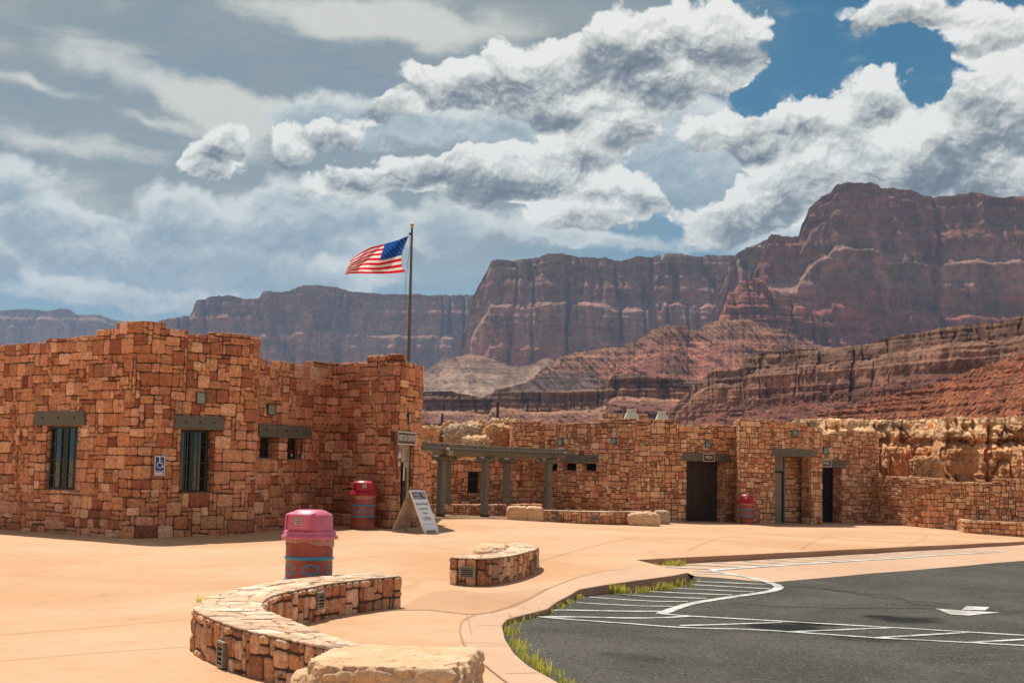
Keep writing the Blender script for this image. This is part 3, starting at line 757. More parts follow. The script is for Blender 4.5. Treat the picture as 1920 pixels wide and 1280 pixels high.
mb = MB(); rr = random.Random(4)
for a in ([(1455, 1095), (1540, 1103), (1640, 1118), (1700, 1125), (1755, 1130), (1790, 1132)], [(1540, 1102), (1610, 1110), (1650, 1116)], [(1370, 1130), (1460, 1136), (1600, 1140), (1760, 1140)], [(1700, 1127), (1740, 1136), (1775, 1138)], [(1790, 1140), (1850, 1143), (1925, 1148)], [(1610, 1040 + 75), (1650, 1112), (1700, 1124)]):
    q = []
    a = pl(a, L)
    for i in range(len(a) - 1):
        for t in np.linspace(0, 1, 7)[:-1]: q.append((a[i][0] + (a[i + 1][0] - a[i][0]) * t + rr.uniform(-.03, .03), a[i][1] + (a[i + 1][1] - a[i][1]) * t + rr.uniform(-.05, .05)))
    strip_into(mb, q, .05, -KH + .007)
mb.build('crack_seal', M['seal'], kind='structure')
# paving joints
mb = MB()
for a in ([(-10, 1065), (140, 1061), (285, 1058)], [(-10, 1191), (180, 1176), (362, 1160)], [(-10, 1030), (200, 1033)], [(700, 1040), (860, 1036)], [(790, 1012), (845, 1003)], [(855, 1026), (1000, 1011), (1100, 1005)], [(1010, 1052), (1120, 1022), (1240, 1001)],
          [(640, 1022), (770, 1030), (850, 1037)], [(1290, 1031), (1400, 1001)], [(1230, 1010), (1600, 1006)], [(985, 1010), (1230, 1030), (1400, 1038)], [(864, 1205), (958, 1207)], [(966, 1138), (1008, 1140)], [(876, 1153), (884, 1190)],
          [(-10, 1240), (200, 1222), (390, 1210)], [(1560, 1000), (1500, 1032)], [(1740, 1003), (1700, 1023)]):
    strip_into(mb, pl(a), .013, .007)
strip_into(mb, Path(BI).p, .02, .008)
for kp_, hh_ in ((Path(NK), 1), (Path(FK), 1)):
    for u in np.arange(.8, kp_.L - .1, 1.9):
        x, y = kp_.at(u); a, b = kp_.n(u); dz = float(kh(x, y)); zt = float(g(x, y)); tx, ty = -b * .008, a * .008; o = .004
        V = [(x + a * o - tx, y + b * o - ty, zt - dz), (x + a * o + tx, y + b * o + ty, zt - dz), (x + a * o + tx, y + b * o + ty, zt + .005), (x + a * o - tx, y + b * o - ty, zt + .005)]
        V += [(x - a * .30 - tx, y - b * .30 - ty, zt + .008), (x - a * .30 + tx, y - b * .30 + ty, zt + .008)]
        mb.add(V, [[0, 1, 2, 3], [3, 2, 5, 4]], 0)
mb.build('paving_joints', M['joint'], kind='structure')
# the land itself
def gl(n, a, b): return np.sign(n) * (np.exp(np.abs(n) * a) - 1) * b
t = np.linspace(-1, 1, 121); xs = gl(t, 7.2, 9.0); ys = gl(np.linspace(-.85, 1, 111), 7.2, 9.0) + 30
X, Y = np.meshgrid(xs, ys, indexing='ij'); far = np.clip((np.hypot(X, Y - 35) - 60) / 150, 0, 1)
Z = g(X, Y) - KH - .07 - far * 1.5 + far * 2.5 * fbm(np.stack([X / 90, Y / 90, 0 * X], -1), 4)
k = len(ys); MB().add(np.stack([X, Y, Z], -1), [[i * k + j, (i + 1) * k + j, (i + 1) * k + j + 1, i * k + j + 1] for i in range(len(xs) - 1) for j in range(k - 1)], 0, smooth=True).build('desert_ground', M['earth'], kind='structure')
# ---------------------------------------------------------------- building materials
M['wood'] = None
def _wood(name, a, b, rough=0.75, grain=(1.2, 1.2, 14)):
    def fn(N):
        v = N.coord(); n = N.noise(N.mapping(v, grain), 2.5, 7, 0.7, 0.6); m = N.noise(v, 5, 4, 0.6)
        c = N.mix(n.ramp(0.3, 0.7), a, b); c = N.mix(m.ramp(0.55, 0.75, 0, .5), c, tuple(x * 1.35 for x in b))
        return {'Base Color': c, 'Roughness': rough, 'Normal': N.bump(n, 0.6, 0.01)}
    return material(name, fn)
M['lintel'] = _wood('grey_green_timber', (0.105, 0.095, 0.072), (0.165, 0.150, 0.115), grain=(2, 2, 22))
M['post'] = _wood('grey_painted_log', (0.13, 0.125, 0.105), (0.20, 0.19, 0.16), grain=(9, 9, 1.2))
M['beam'] = _wood('olive_log', (0.115, 0.105, 0.078), (0.18, 0.165, 0.125), grain=(2, 2, 9))
M['slat'] = _wood('weathered_slat', (0.13, 0.115, 0.09), (0.21, 0.185, 0.15))
M['greenframe'] = plain('dark_green_frame', (0.030, 0.052, 0.040), 0.55)
M['iron'] = plain('black_iron', (0.012, 0.012, 0.012), 0.6)
def _glass(N):
    return {'Base Color': (0.012, 0.014, 0.013), 'Roughness': 0.04, 'Specular IOR Level': 0.9, 'Coat Weight': 0.3}
M['glass'] = material('dark_window_glass', _glass)
M['bolt'] = plain('bolt_hole', (0.01, 0.009, 0.008), 0.7)
M['roof'] = plain('roof_gravel', (0.34, 0.27, 0.20), 0.95, bump=.01, scale=3)
M['brownsign'] = plain('brown_sign', (0.085, 0.030, 0.018), 0.5)
M['white'] = plain('white_paint', (0.80, 0.79, 0.75), 0.5, var=.04)
M['tile'] = material('glass_tile', lambda N: {'Base Color': N.mix(N.noise(N.coord(), 5, 3).ramp(.3, .7), (0.25, 0.23, 0.14), (0.30, 0.32, 0.26)), 'Roughness': 0.12, 'Coat Weight': .4})
M['skytile'] = material('sky_reflection_tile', lambda N: {'Base Color': N.mix(N.noise(N.coord(), 5, 3).ramp(.35, .65), (0.16, 0.20, 0.17), (0.20, 0.33, 0.36)), 'Roughness': 0.15, 'Coat Weight': .4})  # lamp glass with the blue of the reflected sky put into its base colour
M['doorbrown'] = _wood('brown_metal_door', (0.050, 0.034, 0.026), (0.068, 0.048, 0.037), .6)
M['doorgrey'] = _wood('tan_metal_door', (0.19, 0.165, 0.13), (0.25, 0.22, 0.175), .55)
M['alum'] = plain('bronze_aluminium', (0.46, 0.39, 0.30), 0.45, 0.3)
M['dark'] = plain('dark_interior', (0.012, 0.011, 0.010), 0.9)

def text_geo(txt, size, ext=0.0, bold=0.0):
    cu = bpy.data.curves.new('lettering', 'FONT'); cu.body = txt; cu.size = size; cu.align_x = 'CENTER'; cu.align_y = 'CENTER'; cu.extrude = ext; cu.offset = bold; cu.resolution_u = 3
    o = bpy.data.objects.new('lettering', cu); SC.collection.objects.link(o)
    bpy.context.view_layer.update()
    me = bpy.data.meshes.new_from_object(o.evaluated_get(bpy.context.evaluated_depsgraph_get()))
    V = np.array([tuple(v.co) for v in me.vertices]) if len(me.vertices) else np.zeros((0, 3)); Fs = [list(p.vertices) for p in me.polygons]
    bpy.data.objects.remove(o); bpy.data.curves.remove(cu); bpy.data.meshes.remove(me)
    return V, Fs
def text_into(mb, fr, txt, size, cx, cz, y, mat=0, bold=0.0, sx=1.0):
    """lettering in the local (along, outward, up) frame"""
    V, Fs = text_geo(txt, size, 0.002, bold)
    if len(V): mb.add(fr(np.c_[V[:, 0] * sx + cx, y - V[:, 2] * -1, V[:, 1] + cz]), Fs, mat)

def lintel(path, pts, parent, bolts=3, out=0.085, lo=0, hi=1e9):
    """pts: pixel corners top-left, top-right, bottom-right, bottom-left"""
    q = [path.pix(*p, lo, hi) for p in pts]; um = sum(a for a, _ in q) / 4; fr = path.frame(um)
    zt = (q[0][1] + q[1][1]) / 2; zb = (q[2][1] + q[3][1]) / 2
    tl, tr, br, bl = [a - um for a, _ in q]
    i = .012; mb = MB()
    ring = lambda y, k: [(bl + k, y, zb + k), (br - k, y, zb + k), (tr - k, y, zt - k), (tl + k, y, zt - k)]
    P = np.array(ring(-.16, 0) + ring(out - i, 0) + ring(out, i), float)
    Fs = [[3, 2, 1, 0], [8, 9, 10, 11]] + [[a + k, a + (k + 1) % 4, a + 4 + (k + 1) % 4, a + 4 + k] for a in (0, 4) for k in range(4)]
    mb.add(fr(P), Fs, 0)
    o = mb.build('lintel', M['lintel'], parent)
    for k in range(bolts):
        t = (k + .5) / bolts; x = bl + .12 + (br - bl - .24) * ((t - .5) * 1.02 + .5); c = fr(np.array([[x, out + .004, zb + (zt - zb) * .55]]))[0]
        f0 = fr(np.array([[x, out + .014, zb + (zt - zb) * .55]]))[0]; MB().tube([c - (f0 - c) * .6, f0], .024, 10, smooth=False).build('bolt', M['bolt'], o)
    return o
def window(path, r, parent, leaves=2, bars=3, depth=.28, frame=.05, grille=True, inset=0.0, sticker=False):
    ua, ub, za, zb = r[:4]; um = (ua + ub) / 2; fr = path.frame(um); w = ub - ua; x0, x1 = -w / 2, w / 2
    mb = MB(); y = -depth; f = frame
    mb.box((x0, y - .06, za), (x0 + f, y, zb), fr); mb.box((x1 - f, y - .06, za), (x1, y, zb), fr)
    mb.box((x0 + f, y - .06, za), (x1 - f, y, za + f * 1.2), fr); mb.box((x0 + f, y - .06, zb - f), (x1 - f, y, zb), fr)
    if leaves == 2: mb.box((-f * 1.1, y - .058, za + f), (f * 1.1, y + .004, zb - f), fr)
    wn_ = mb.build('window', M['greenframe'], parent)
    p = MB(); p.box((x0 + f * .5, y - .045, za + f * .5), (x1 - f * .5, y - .035, zb - f * .5), fr); p.build('pane', M['glass'], wn_)
    if grille:
        gm = MB(); yy = y + .06
        for x in ((x0 + w * .25, x0 + w * .43, x1 - w * .36, x1 - w * .12) if leaves == 2 else (x0 + w * .33, x0 + w * .66)):
            gm.box((x - .013, yy - .011, za + .03), (x + .013, yy + .011, zb - .03), fr)
        for k in range(bars):
            z = za + (zb - za) * (k + 1) / (bars + 1) - .03; gm.box((x0 + .03, yy - .012, z - .008), (x1 - .01, yy + .012, z + .008), fr)
        gm.build('grille', M['greenframe'], wn_)
    if sticker:
        s = MB(); s.box((x1 - f - .11, y - .034, za + f + .03), (x1 - f - .03, y - .031, za + f + .10), fr, 0); s.box((x1 - f - .11, y - .034, za + f + .105), (x1 - f - .03, y - .031, za + f + .19), fr, 1)
        s.build('sticker', [M['white'], M['redpaint']], wn_)
    return wn_
M['redpaint'] = plain('red_paint', (0.45, 0.03, 0.03), 0.5)
def tile(path, px0, px1, py0, py1, parent, mat, lo=0, hi=1e9):
    r = rect(path, px0, px1, py0, py1, 0, lo, hi); um = (r[0] + r[1]) / 2; fr = path.frame(um); w = (r[1] - r[0]) / 2
    f = MB(); y = .075
    for (a, b, c, d) in ((-w, -w + .02, r[2], r[3]), (w - .02, w, r[2], r[3]), (-w + .02, w - .02, r[2], r[2] + .02), (-w + .02, w - .02, r[3] - .02, r[3])): f.box((a, -.02, c), (b, y, d), fr)
    o = f.build('wall_lamp', M['greenframe'], parent)
    MB().box((-w + .02, -.01, r[2] + .02), (w - .02, y - .008, r[3] - .02), fr).build('lens', mat, o)
def sign_at(name, fr0, w, hh, zc, lines, label, out=.1, face=None, size=.5, sx=1.0):
    return sign(name, None, 0, 0, 0, 0, lines, label, out, face, True, size, sx, _given=(fr0, w, hh, zc))
def sign(name, path, px0, px1, py0, py1, lines, label, out=.10, face=None, border=True, size=.5, sx=1.0, lo=0, hi=1e9, tilt=0.0, off=0.0, th=.02, _given=None):
    if _given: fr0, w, hh, zc = _given
    else:
        r = rect(path, px0, px1, py0, py1, 0, lo, hi); um = (r[0] + r[1]) / 2; fr0 = path.frame(um); w = (r[1] - r[0]) / 2; zc = (r[2] + r[3]) / 2; hh = (r[3] - r[2]) / 2
    ca, sa = math.cos(tilt), math.sin(tilt)
    fr = lambda P: fr0(np.c_[np.asarray(P)[:, 0] * ca - np.asarray(P)[:, 1] * sa, np.asarray(P)[:, 0] * sa + np.asarray(P)[:, 1] * ca + out + off, np.asarray(P)[:, 2] + zc])
    root = thing(name, fr(np.array([[0, 0, -hh]]))[0], label, 'sign')
    MB().box((-w, -th, -hh), (w, 0, hh), fr, bev=.004).build('board', face or M['brownsign'], root)
    b = MB(); t = .022
    if border:
        for (x0, x1, z0, z1) in ((-w + .008, w - .008, hh - .008 - t, hh - .008), (-w + .008, w - .008, -hh + .008, -hh + .008 + t), (-w + .008, -w + .008 + t, -hh + .008 + t, hh - .008 - t), (w - .008 - t, w - .008, -hh + .008 + t, hh - .008 - t)):
            b.box((x0, .001, z0), (x1, .004, z1), fr)
        b.build('border', M['white'], root)
    tb = MB(); n = len(lines)
    for i, tx in enumerate(lines): text_into(tb, fr, tx, hh * 2 * size / n, 0, (n / 2 - i - .5) * hh * 1.7 / n, .004, 0, .0, sx)
    if tb.v: tb.build('lettering', M['white'], root)
    return root, fr, w, hh

# ---------------------------------------------------------------- visitor centre
vc = thing('visitor_center', (*plan(480, 34), float(g(*plan(480, 34)))), 'long russet stone building with stepped parapet left of the pergola', 'building')
PA = Path([(-26.0, 52.0), tuple(plan(-330, 38.5)), tuple(plan(0, 34.0)), tuple(plan(130, 32.4)), tuple(plan(248, 31.0)), tuple(plan(370, 32.1)), tuple(plan(474, 33.1)), (plan(474, 33.1)[0] - .9, 37.5)], rad=.34)
uE = PA.L - 4.0
loA = PA.pix(-200, 900)[0]
hiA = PA.pix(472, 950)[0]
tA = [(0.0, 4.30)] + steps(PA, [(-200, 652), (-20, 646), (88, 633), (182, 619), (220, 603), (310, 618), (352, 639), (365, 628), (403, 624.5)], 0, hiA + .6)
W1 = rect(PA, 87, 145, 799, 918, .16); W2 = rect(PA, 337, 401, 806, 924, .30)
wall = MB()
masonry(wall, PA, tA, -0.3, [W1, W2], seed=11, cell=(.105, .10))
PB = Path([(plan(452, 33.4)[0], 33.4), tuple(plan(618, 37.0)), tuple(plan(742, 34.9)), tuple(plan(787, 36.6)), (plan(787, 36.6)[0] - .6, 40.0)], rad=.34)
uD0 = PB.near(*plan(742, 34.9)) + .12; uD1 = PB.near(*plan(787, 36.6)) - .12; hB = uD1
tB = [(0.0, PB.pix(490, 673, 0, hB)[1])] + steps(PB, [(501, 688), (527, 680), (560, 685), (590, 679.5), (618, 681), (690, 667.5)], 0, uD0 - .1)
tB += [(uD0 + .15, PB.pix(775, 682.5, uD0, uD1)[1])]
w3 = rect(PB, 486, 521.5, 819.5, 860, .32); w4 = rect(PB, 538, 571.5, 821, 862, .32)
# the door is seen on the far side of the rounded corner
uc = uD0 + .05
DR = (PB.pix(749, 900, uD0, uD1)[0], PB.pix(774, 900, uD0, uD1)[0], -.3, float(PB.pix(762, 834, uD0, uD1)[1]), .30)
masonry(wall, PB, tB, -0.3, [w3, w4, DR], seed=23, cell=(.105, .10))
PC = Path([(PB.at(hB)[0] - .1, PB.at(hB)[1] + .35), tuple(plan(805, 38.4)), (plan(805, 38.4)[0] - .5, 41)], rad=.12)
masonry(wall, PC, [(0, PC.pix(797, 846)[1])], -.3, seed=5, cell=(.10, .10))
# hidden sides and back so that the block is closed
xr = PB.p[-1][0]
PD = Path([(xr, 39.9), (xr - .2, 48)]); masonry(wall, PD, [(0, 3.9)], -.3, seed=8, cell=(.16, .15))
PD = Path([(xr - .2, 48), (-26, 52)]); nD = len(PD.p)
wall.add(np.r_[np.c_[PD.p, np.full(nD, 3.6)], np.c_[PD.p, np.full(nD, -.4)]], [[i, i + 1, nD + i + 1, nD + i] for i in range(nD - 1)], 1)
wall.build('wall', [M['stone'], M['mortar']], vc)
rp = [tuple(PA.F(np.array([u]), np.array([0.]), np.array([-.22]))[0][:2]) for u in np.linspace(.3, hiA - .5, 50)] + [tuple(PB.F(np.array([u]), np.array([0.]), np.array([-.22]))[0][:2]) for u in np.linspace(.9, hB - .2, 40)] + [(xr - .5, 48), (-25.6, 51.6)]
ro = sheet('roof', rp, 0, M['roof'], 60, zf=lambda x, y: 3.2 + 0 * x); ro.parent = vc; ro.location = tuple(-np.array(vc.location)); del ro['kind']
lintel(PA, [(71, 771.5), (161, 770.5), (164, 798), (66, 797)], vc); lintel(PA, [(328, 777), (415, 783), (418, 808), (323, 801)], vc)
lintel(PB, [(482, 794), (579, 800), (581, 824), (480, 817)], vc, 5)
window(PA, W1, vc, depth=.09); window(PA, W2, vc, depth=.24)
for q_, st_ in ((w3, False), (w4, True)): window(PB, (q_[0], q_[1], q_[2], q_[3]), vc, leaves=1, grille=False, depth=.27, sticker=st_)
tile(PA, 365, 383, 735, 758, vc, M['tile']); tile(PB, 498, 513, 757, 778, vc, M['tile']); tile(PB, 761.5, 767.5, 775, 794, vc, M['tile'], uD0, uD1)
# glazed entrance door, with its frame
fr = PB.frame((DR[0] + DR[1]) / 2); w = (DR[1] - DR[0]) / 2; zf_ = float(g(-2.5, 35.5)); zt = DR[3]
d = MB(); yd = -.10
for (a, b, c, e_) in ((-w, -w + .09, zf_, zt), (w - .16, w, zf_, zt), (-w + .09, w - .16, zt - .55, zt - .40), (-w + .09, w - .16, zt - .09, zt), (-w + .09, w - .16, zf_, zf_ + .2)): d.box((a, yd - .06, c), (b, yd, e_), fr)
dr = d.build('door', M['alum'], vc)
MB().box((-w + .09, yd - .04, zf_ + .02), (w - .16, yd - .03, zt - .55), fr).build('pane', M['glass'], dr)
MB().box((-w + .09, yd - .04, zt - .40), (w - .16, yd - .02, zt - .09), fr).build('transom', M['alum'], dr)
MB().box((-.16, yd, zf_ + .6), (-.13, yd + .05, zf_ + 1.6), fr).build('handle', M['iron'], dr)
MB().box((-.02, yd - .03, zf_ + 1.15), (.16, yd - .02, zf_ + 1.7), fr).build('notice', M['white'], dr)
# ---------------------------------------------------------------- restroom block, courtyard and retaining walls
rb = thing('restroom_building', (*plan(1250, 57), float(g(*plan(1250, 57)))), 'long tan stone restroom block with three timber lintels behind the far bench', 'building')
P1_ = Path([(plan(956, 62)[0] - .1, 68.5), tuple(plan(956, 62.5)), tuple(plan(1000, 62.0)), tuple(plan(1060, 60.9)), tuple(plan(1130, 59.3)), tuple(plan(1200, 57.8)), tuple(plan(1262, 57.0)), tuple(plan(1385, 59.0)),
            ], rad=1.0)
h1 = P1_.L; l1 = 5.6
tR = [(0.0, P1_.pix(980, 789, l1)[1])] + steps(P1_, [(1010, 794.5), (1060, 793), (1122, 785), (1200, 786.5), (1268, 798), (1330, 797)], l1)
ow = [rect(P1_, a, b, 867.5, 882.5, .30, l1) for a, b in ((1030, 1045), (1056, 1081), (1092, 1118))]
om = rect(P1_, 1286.5, 1360, 865, 985, .50, l1)
wall = MB()
kw = dict(cell=(.088, .088), pal=PAL_BACK, weights=[(2, 2), (3, 3), (2, 2), (3, 2), (2, 3), (4, 2), (4, 3), (3, 4), (2, 1), (1, 2), (3, 2), (1, 1), (4, 4), (3, 3)], gap=.011, H=(.018, .045))
masonry(wall, P1_, tR, -.75, ow + [om], seed=31, T=.5, **kw)
P2_ = Path([(plan(1378, 60)[0], 60.5), tuple(plan(1386, 57.2)), tuple(plan(1452, 58.1)), tuple(plan(1541, 59.6)), (plan(1541, 59.6)[0] + .25, 63.0)], rad=.14)
l2 = P2_.pix(1392, 900)[0] - .1; h2 = P2_.pix(1536, 900)[0]
t2 = [(0.0, P2_.pix(1420, 786.5, l2)[1])] + steps(P2_, [(1474, 792.5), (1513, 801)], l2, h2 + .3)
o2 = rect(P2_, 1452.5, 1519.5, 855, 990, .5, l2, h2)
masonry(wall, P2_, t2, -.75, [o2], seed=37, T=.5, **kw)
P3_ = Path([tuple(plan(1530, 60.8)), tuple(plan(1600, 62.2)), tuple(plan(1647, 63.2)), (plan(1647, 63.2)[0] + .9, 67)], rad=.12)
h3 = P3_.pix(1640, 880)[0]
t3 = [(0.0, P3_.pix(1550, 815, 0, h3)[1])] + steps(P3_, [(1570, 813), (1588, 808)], 0, h3)
o3 = rect(P3_, 1532, 1578, 877, 985, .5, 0, h3)
masonry(wall, P3_, t3, -.75, [o3], seed=41, T=.5, endR=False, **kw)
# closed back and sides
PDb = Path([(P3_.p[-1][0], 66.8), (P3_.p[-1][0], 70), (P1_.p[0][0], 70), (P1_.p[0][0], 68)]); nD = len(PDb.p)
wall.add(np.r_[np.c_[PDb.p, np.full(nD, 2.9)], np.c_[PDb.p, np.full(nD, -.8)]], [[i, i + 1, nD + i + 1, nD + i] for i in range(nD - 1)], 1)
# alcove partition seen through the middle opening
fr2 = P2_.frame((o2[0] + o2[1]) / 2); w2 = (o2[1] - o2[0]) / 2
Pin = Path([tuple(fr2(np.array([[-w2 + 1.12, -.80, 0]]))[0][:2]), tuple(fr2(np.array([[w2 + 1.4, -.80, 0]]))[0][:2])])
masonry(wall, Pin, [(0, 2.9)], -.75, seed=43, T=.2, cap=False, **kw)
wall.build('wall', [M['stone'], M['mortar']], rb)
rp = [tuple(P1_.F(np.array([u]), np.array([0.]), np.array([-.3]))[0][:2]) for u in np.linspace(.5, P1_.L - .1, 40)] + [tuple(P2_.F(np.array([u]), np.array([0.]), np.array([-.3]))[0][:2]) for u in np.linspace(2.0, h2 - .2, 20)] + \
     [tuple(P3_.F(np.array([u]), np.array([0.]), np.array([-.3]))[0][:2]) for u in np.linspace(.9, h3 - .2, 12)] + [(P3_.p[-1][0], 69.9), (P1_.p[0][0], 69.9)]
ro = sheet('roof', rp, 0, M['roof'], 60, zf=lambda x, y: 2.6 + 0 * x); ro.parent = rb; ro.location = tuple(-np.array(rb.location)); del ro['kind']
lintel(P1_, [(1041, 853), (1123, 852), (1123, 866), (1030, 867)], rb, 7, .075)
lintel(P1_, [(1281, 849), (1367, 851), (1370, 866), (1278.5, 863)], rb, 4, .075, l1)
lintel(P2_, [(1449, 839.5), (1524, 843), (1527.5, 857.5), (1446, 854)], rb, 4, .075, l2, h2 + .2)
lintel(P3_, [(1530, 861), (1582, 862.5), (1584, 877), (1528, 876)], rb, 4, .075, 0, h3)
for o in ow:
    f = P1_.frame((o[0] + o[1]) / 2); w = (o[1] - o[0]) / 2
    wd = MB()
    for (a, b, c, d_) in ((-w, -w + .03, o[2], o[3]), (w - .03, w, o[2], o[3]), (-w + .03, w - .03, o[2], o[2] + .03), (-w + .03, w - .03, o[3] - .03, o[3])): wd.box((a, -.34, c), (b, -.26, d_), f)
    wd = wd.build('window', M['greenframe'], rb); MB().box((-w + .03, -.32, o[2] + .03), (w - .03, -.31, o[3] - .03), f).build('pane', M['dark'], wd)
def door_panel(path, r, za, parent, mat, x0, x1, y=-.46, z1=None, name='door', ribs=0):
    f = path.frame((r[0] + r[1]) / 2); mb = MB(); mb.box((x0, y - .05, za), (x1, y, z1 or r[3]), f, bev=.008)
    for k in range(ribs):
        x = x0 + (x1 - x0) * (k + .5) / ribs; mb.box((x - .012, y, za + .05), (x + .012, y + .012, (z1 or r[3]) - .05), f)
    return mb.build(name, mat, parent), f
zg = float(g(*plan(1320, 57.5))); w = (om[1] - om[0]) / 2
door_panel(P1_, om, zg - .05, rb, M['doorbrown'], -w, -w + .48, -.40, ribs=5, name='screen_panel')
door_panel(P1_, om, zg - .05, rb, M['doorbrown'], -w + .49, w, -.48, ribs=14, name='screen_panel')
zg2 = float(g(*plan(1480, 58.3)))
fd, f = door_panel(P2_, o2, zg2 + .0, rb, M['doorgrey'], -w2 + .30, -w2 + .98, -.60, z1=zg2 + 2.05)
tr = MB(); tr.box((-w2 + .1, -.66, zg2 + 2.12), (-w2 + 1.06, -.62, o2[3] + .1), f); tr.build('transom', M['doorgrey'], rb)
fm = MB(); fm.box((-w2 + .99, -.66, zg2), (-w2 + 1.06, -.56, zg2 + 2.12), f); fm.box((-w2 + .1, -.66, zg2 + 2.05), (-w2 + .99, -.56, zg2 + 2.12), f); fm.build('door_frame', M['iron'], fd)
MB().tube([f(np.array([[-w2 + 1.22, -.70, zg2]]))[0], f(np.array([[-w2 + 1.22, -.70, o2[3] + .2]]))[0]], .045, 10).build('downpipe', M['doorgrey'], rb)
w3_ = (o3[1] - o3[0]) / 2; zg3 = float(g(*plan(1560, 61))); o3p, f3 = door_panel(P3_, o3, zg3 - .05, rb, M['dark'], -w3_, w3_ - .02, -.55, ribs=6, name='gate')
gr = MB()
for k in range(3): gr.box((-w3_ + .12 + k * .17, -.535, zg3 + 1.72), (-w3_ + .14 + k * .17, -.525, zg3 + 2.0), f3)
for k in range(3): gr.box((-w3_ + .10, -.534, zg3 + 1.72 + k * .13), (-w3_ + .52, -.524, zg3 + 1.735 + k * .13), f3)
gr.build('grate', M['slat'], o3p)
for (a, b, c, d_, pth, lo, hi) in ((1047.5, 1056, 823, 835, P1_, l1, h1), (1147.5, 1157, 821, 833, P1_, l1, h1), (1320, 1331, 827, 839, P1_, l1, h1), (1483.5, 1493.5, 806.5, 818, P2_, l2, h2), (1541.5, 1551, 839, 851, P3_, 0, h3)):
    tile(pth, a, b, c, d_, rb, M['skytile'], lo, hi)
bx = MB()
for (a, b, c, d_) in ((1138, 1141.5, 910, 917), (1160.5, 1164, 911, 918)):
    r = rect(P1_, a, b, c, d_, 0, l1); f = P1_.frame((r[0] + r[1]) / 2); bx = MB().box((-.035, .0, r[2]), (.035, .07, r[3]), f, bev=.01); bx.build('outlet_box', M['white'], rb)
sign('door_sign', P1_, 1314, 1336.5, 849.5, 865, ['MEN'], 'brown MEN sign with white border on the timber lintel', out=.115, size=.58, lo=l1)
sign('door_sign', P3_, 1528, 1555.5, 861.5, 875, ['WOMEN'], 'brown WOMEN sign partly hidden by the stone pier on its left', out=.115, size=.56, hi=h3, sx=.9)
_a, _b = PB.n((uD0 + uD1) / 2); DT, DN = np.array([-_b, _a, 0.]), np.array([_a, _b, 0.])
def door_frame_at(px, py, Y):
    o = at_y(px, py, Y); return lambda P: o + np.asarray(P, float)[:, :1] * DT + np.asarray(P, float)[:, 1:2] * DN + np.asarray(P, float)[:, 2:3] * np.array([0, 0, 1.])
sign_at('door_sign', door_frame_at(763, 821.5, 35.15), .66, .165, 0, ['VISITOR CENTER'], 'long brown VISITOR CENTER sign above the entrance door', out=.0, size=.60, sx=.78)
# rooftop parapet and skylights behind it
def rooft(px0, px1, py0, py1, Y): 
    a, b = at_y(px0, py0, Y), at_y(px1, py0, Y); z1 = (a[2] + b[2]) / 2; z0 = at_y(px0, py1, Y)[2]; return a[0], b[0], z0, z1
x0, x1, z0, z1 = rooft(1131, 1215, 776, 786, 63); mb = MB(); Pp = Path([(x0, 63), (x1, 63)])
masonry(mb, Pp, [(0, z1)], 2.5, seed=3, T=.32, **kw)
mb.build('rooftop_kerb', [M['stone'], M['mortar']], rb)
M['cream'] = plain('cream_metal', (0.86, 0.76, 0.52), 0.55)
for (a, b, c, Y) in ((1171, 1197.5, 769.5, 61.5), (1229, 1253.5, 773.5, 61.5)):
    x0, x1, z0, z1 = rooft(a, b, c, 790, Y); i = .13; zz = z1 - .32; r = thing('skylight', ((x0 + x1) / 2, Y, zz), 'cream hooded roof skylight, the %s of the two on the restroom roof' % ('left' if a < 1200 else 'right'), 'skylight', 'cream skylights on the restroom roof')
    MB().hexa([(x0, Y - .3, zz), (x1, Y - .3, zz), (x1, Y + .3, zz), (x0, Y + .3, zz), (x0 + i, Y - .12, z1), (x1 - i, Y - .12, z1), (x1 - i, Y + .12, z1), (x0 + i, Y + .12, z1)]).build('hood', M['cream'], r)
    MB().box((x0 + i - .03, Y - .15, z1 + .002), (x1 - i + .03, Y + .15, z1 + .05), bev=.01).build('cap', M['cream'], r)
# courtyard wall behind the pergola
cw = thing('courtyard_wall', (*plan(880, 61), -.3), 'shaded stone wall with a dark barred window behind the pergola posts', 'wall')
P4_ = Path([tuple(plan(770, 57.4)), tuple(plan(880, 57.8)), tuple(plan(955, 59.6)), tuple(plan(1004, 61.8))]); mb = MB()
t4 = [(0., P4_.pix(815, 869)[1])] + steps(P4_, [(838, 861), (900, 860), (928, 855)])
o4 = rect(P4_, 877, 901, 884, 924.5, .25)
masonry(mb, P4_, t4, -.7, [o4], seed=51, T=.45, **kw); mb.build('wall', [M['stone'], M['mortar']], cw)
f = P4_.frame((o4[0] + o4[1]) / 2); w = (o4[1] - o4[0]) / 2; wd = MB()
for (a, b, c, d_) in ((-w, -w + .05, o4[2], o4[3]), (w - .05, w, o4[2], o4[3]), (-w + .05, w - .05, o4[2], o4[2] + .05), (-w + .05, w - .05, o4[3] - .05, o4[3]), (-w + .05, w - .05, (o4[2] + o4[3]) / 2 + .1, (o4[2] + o4[3]) / 2 + .14)): wd.box((a, -.2, c), (b, -.14, d_), f)
wd = wd.build('window', M['doorbrown'], cw); MB().box((-w + .04, -.19, o4[2] + .04), (w - .04, -.17, o4[3] - .04), f).build('pane', M['dark'], wd)
P5_ = Path([tuple(plan(800, 54.7)), tuple(plan(870, 55.5)), tuple(plan(949, 57.2)), tuple(plan(1012, 58.6)), (plan(1012, 58.6)[0] + .1, 60)], rad=.4); mb = MB()
masonry(mb, P5_, [(0, .32)], -.6, seed=53, T=.8, **kw)
mb.build('seat_ledge', [M['stone'], M['mortar']], label='low dark stone ledge carrying the rear pergola posts', cat='ledge', loc=(*plan(905, 59.4), -.2))
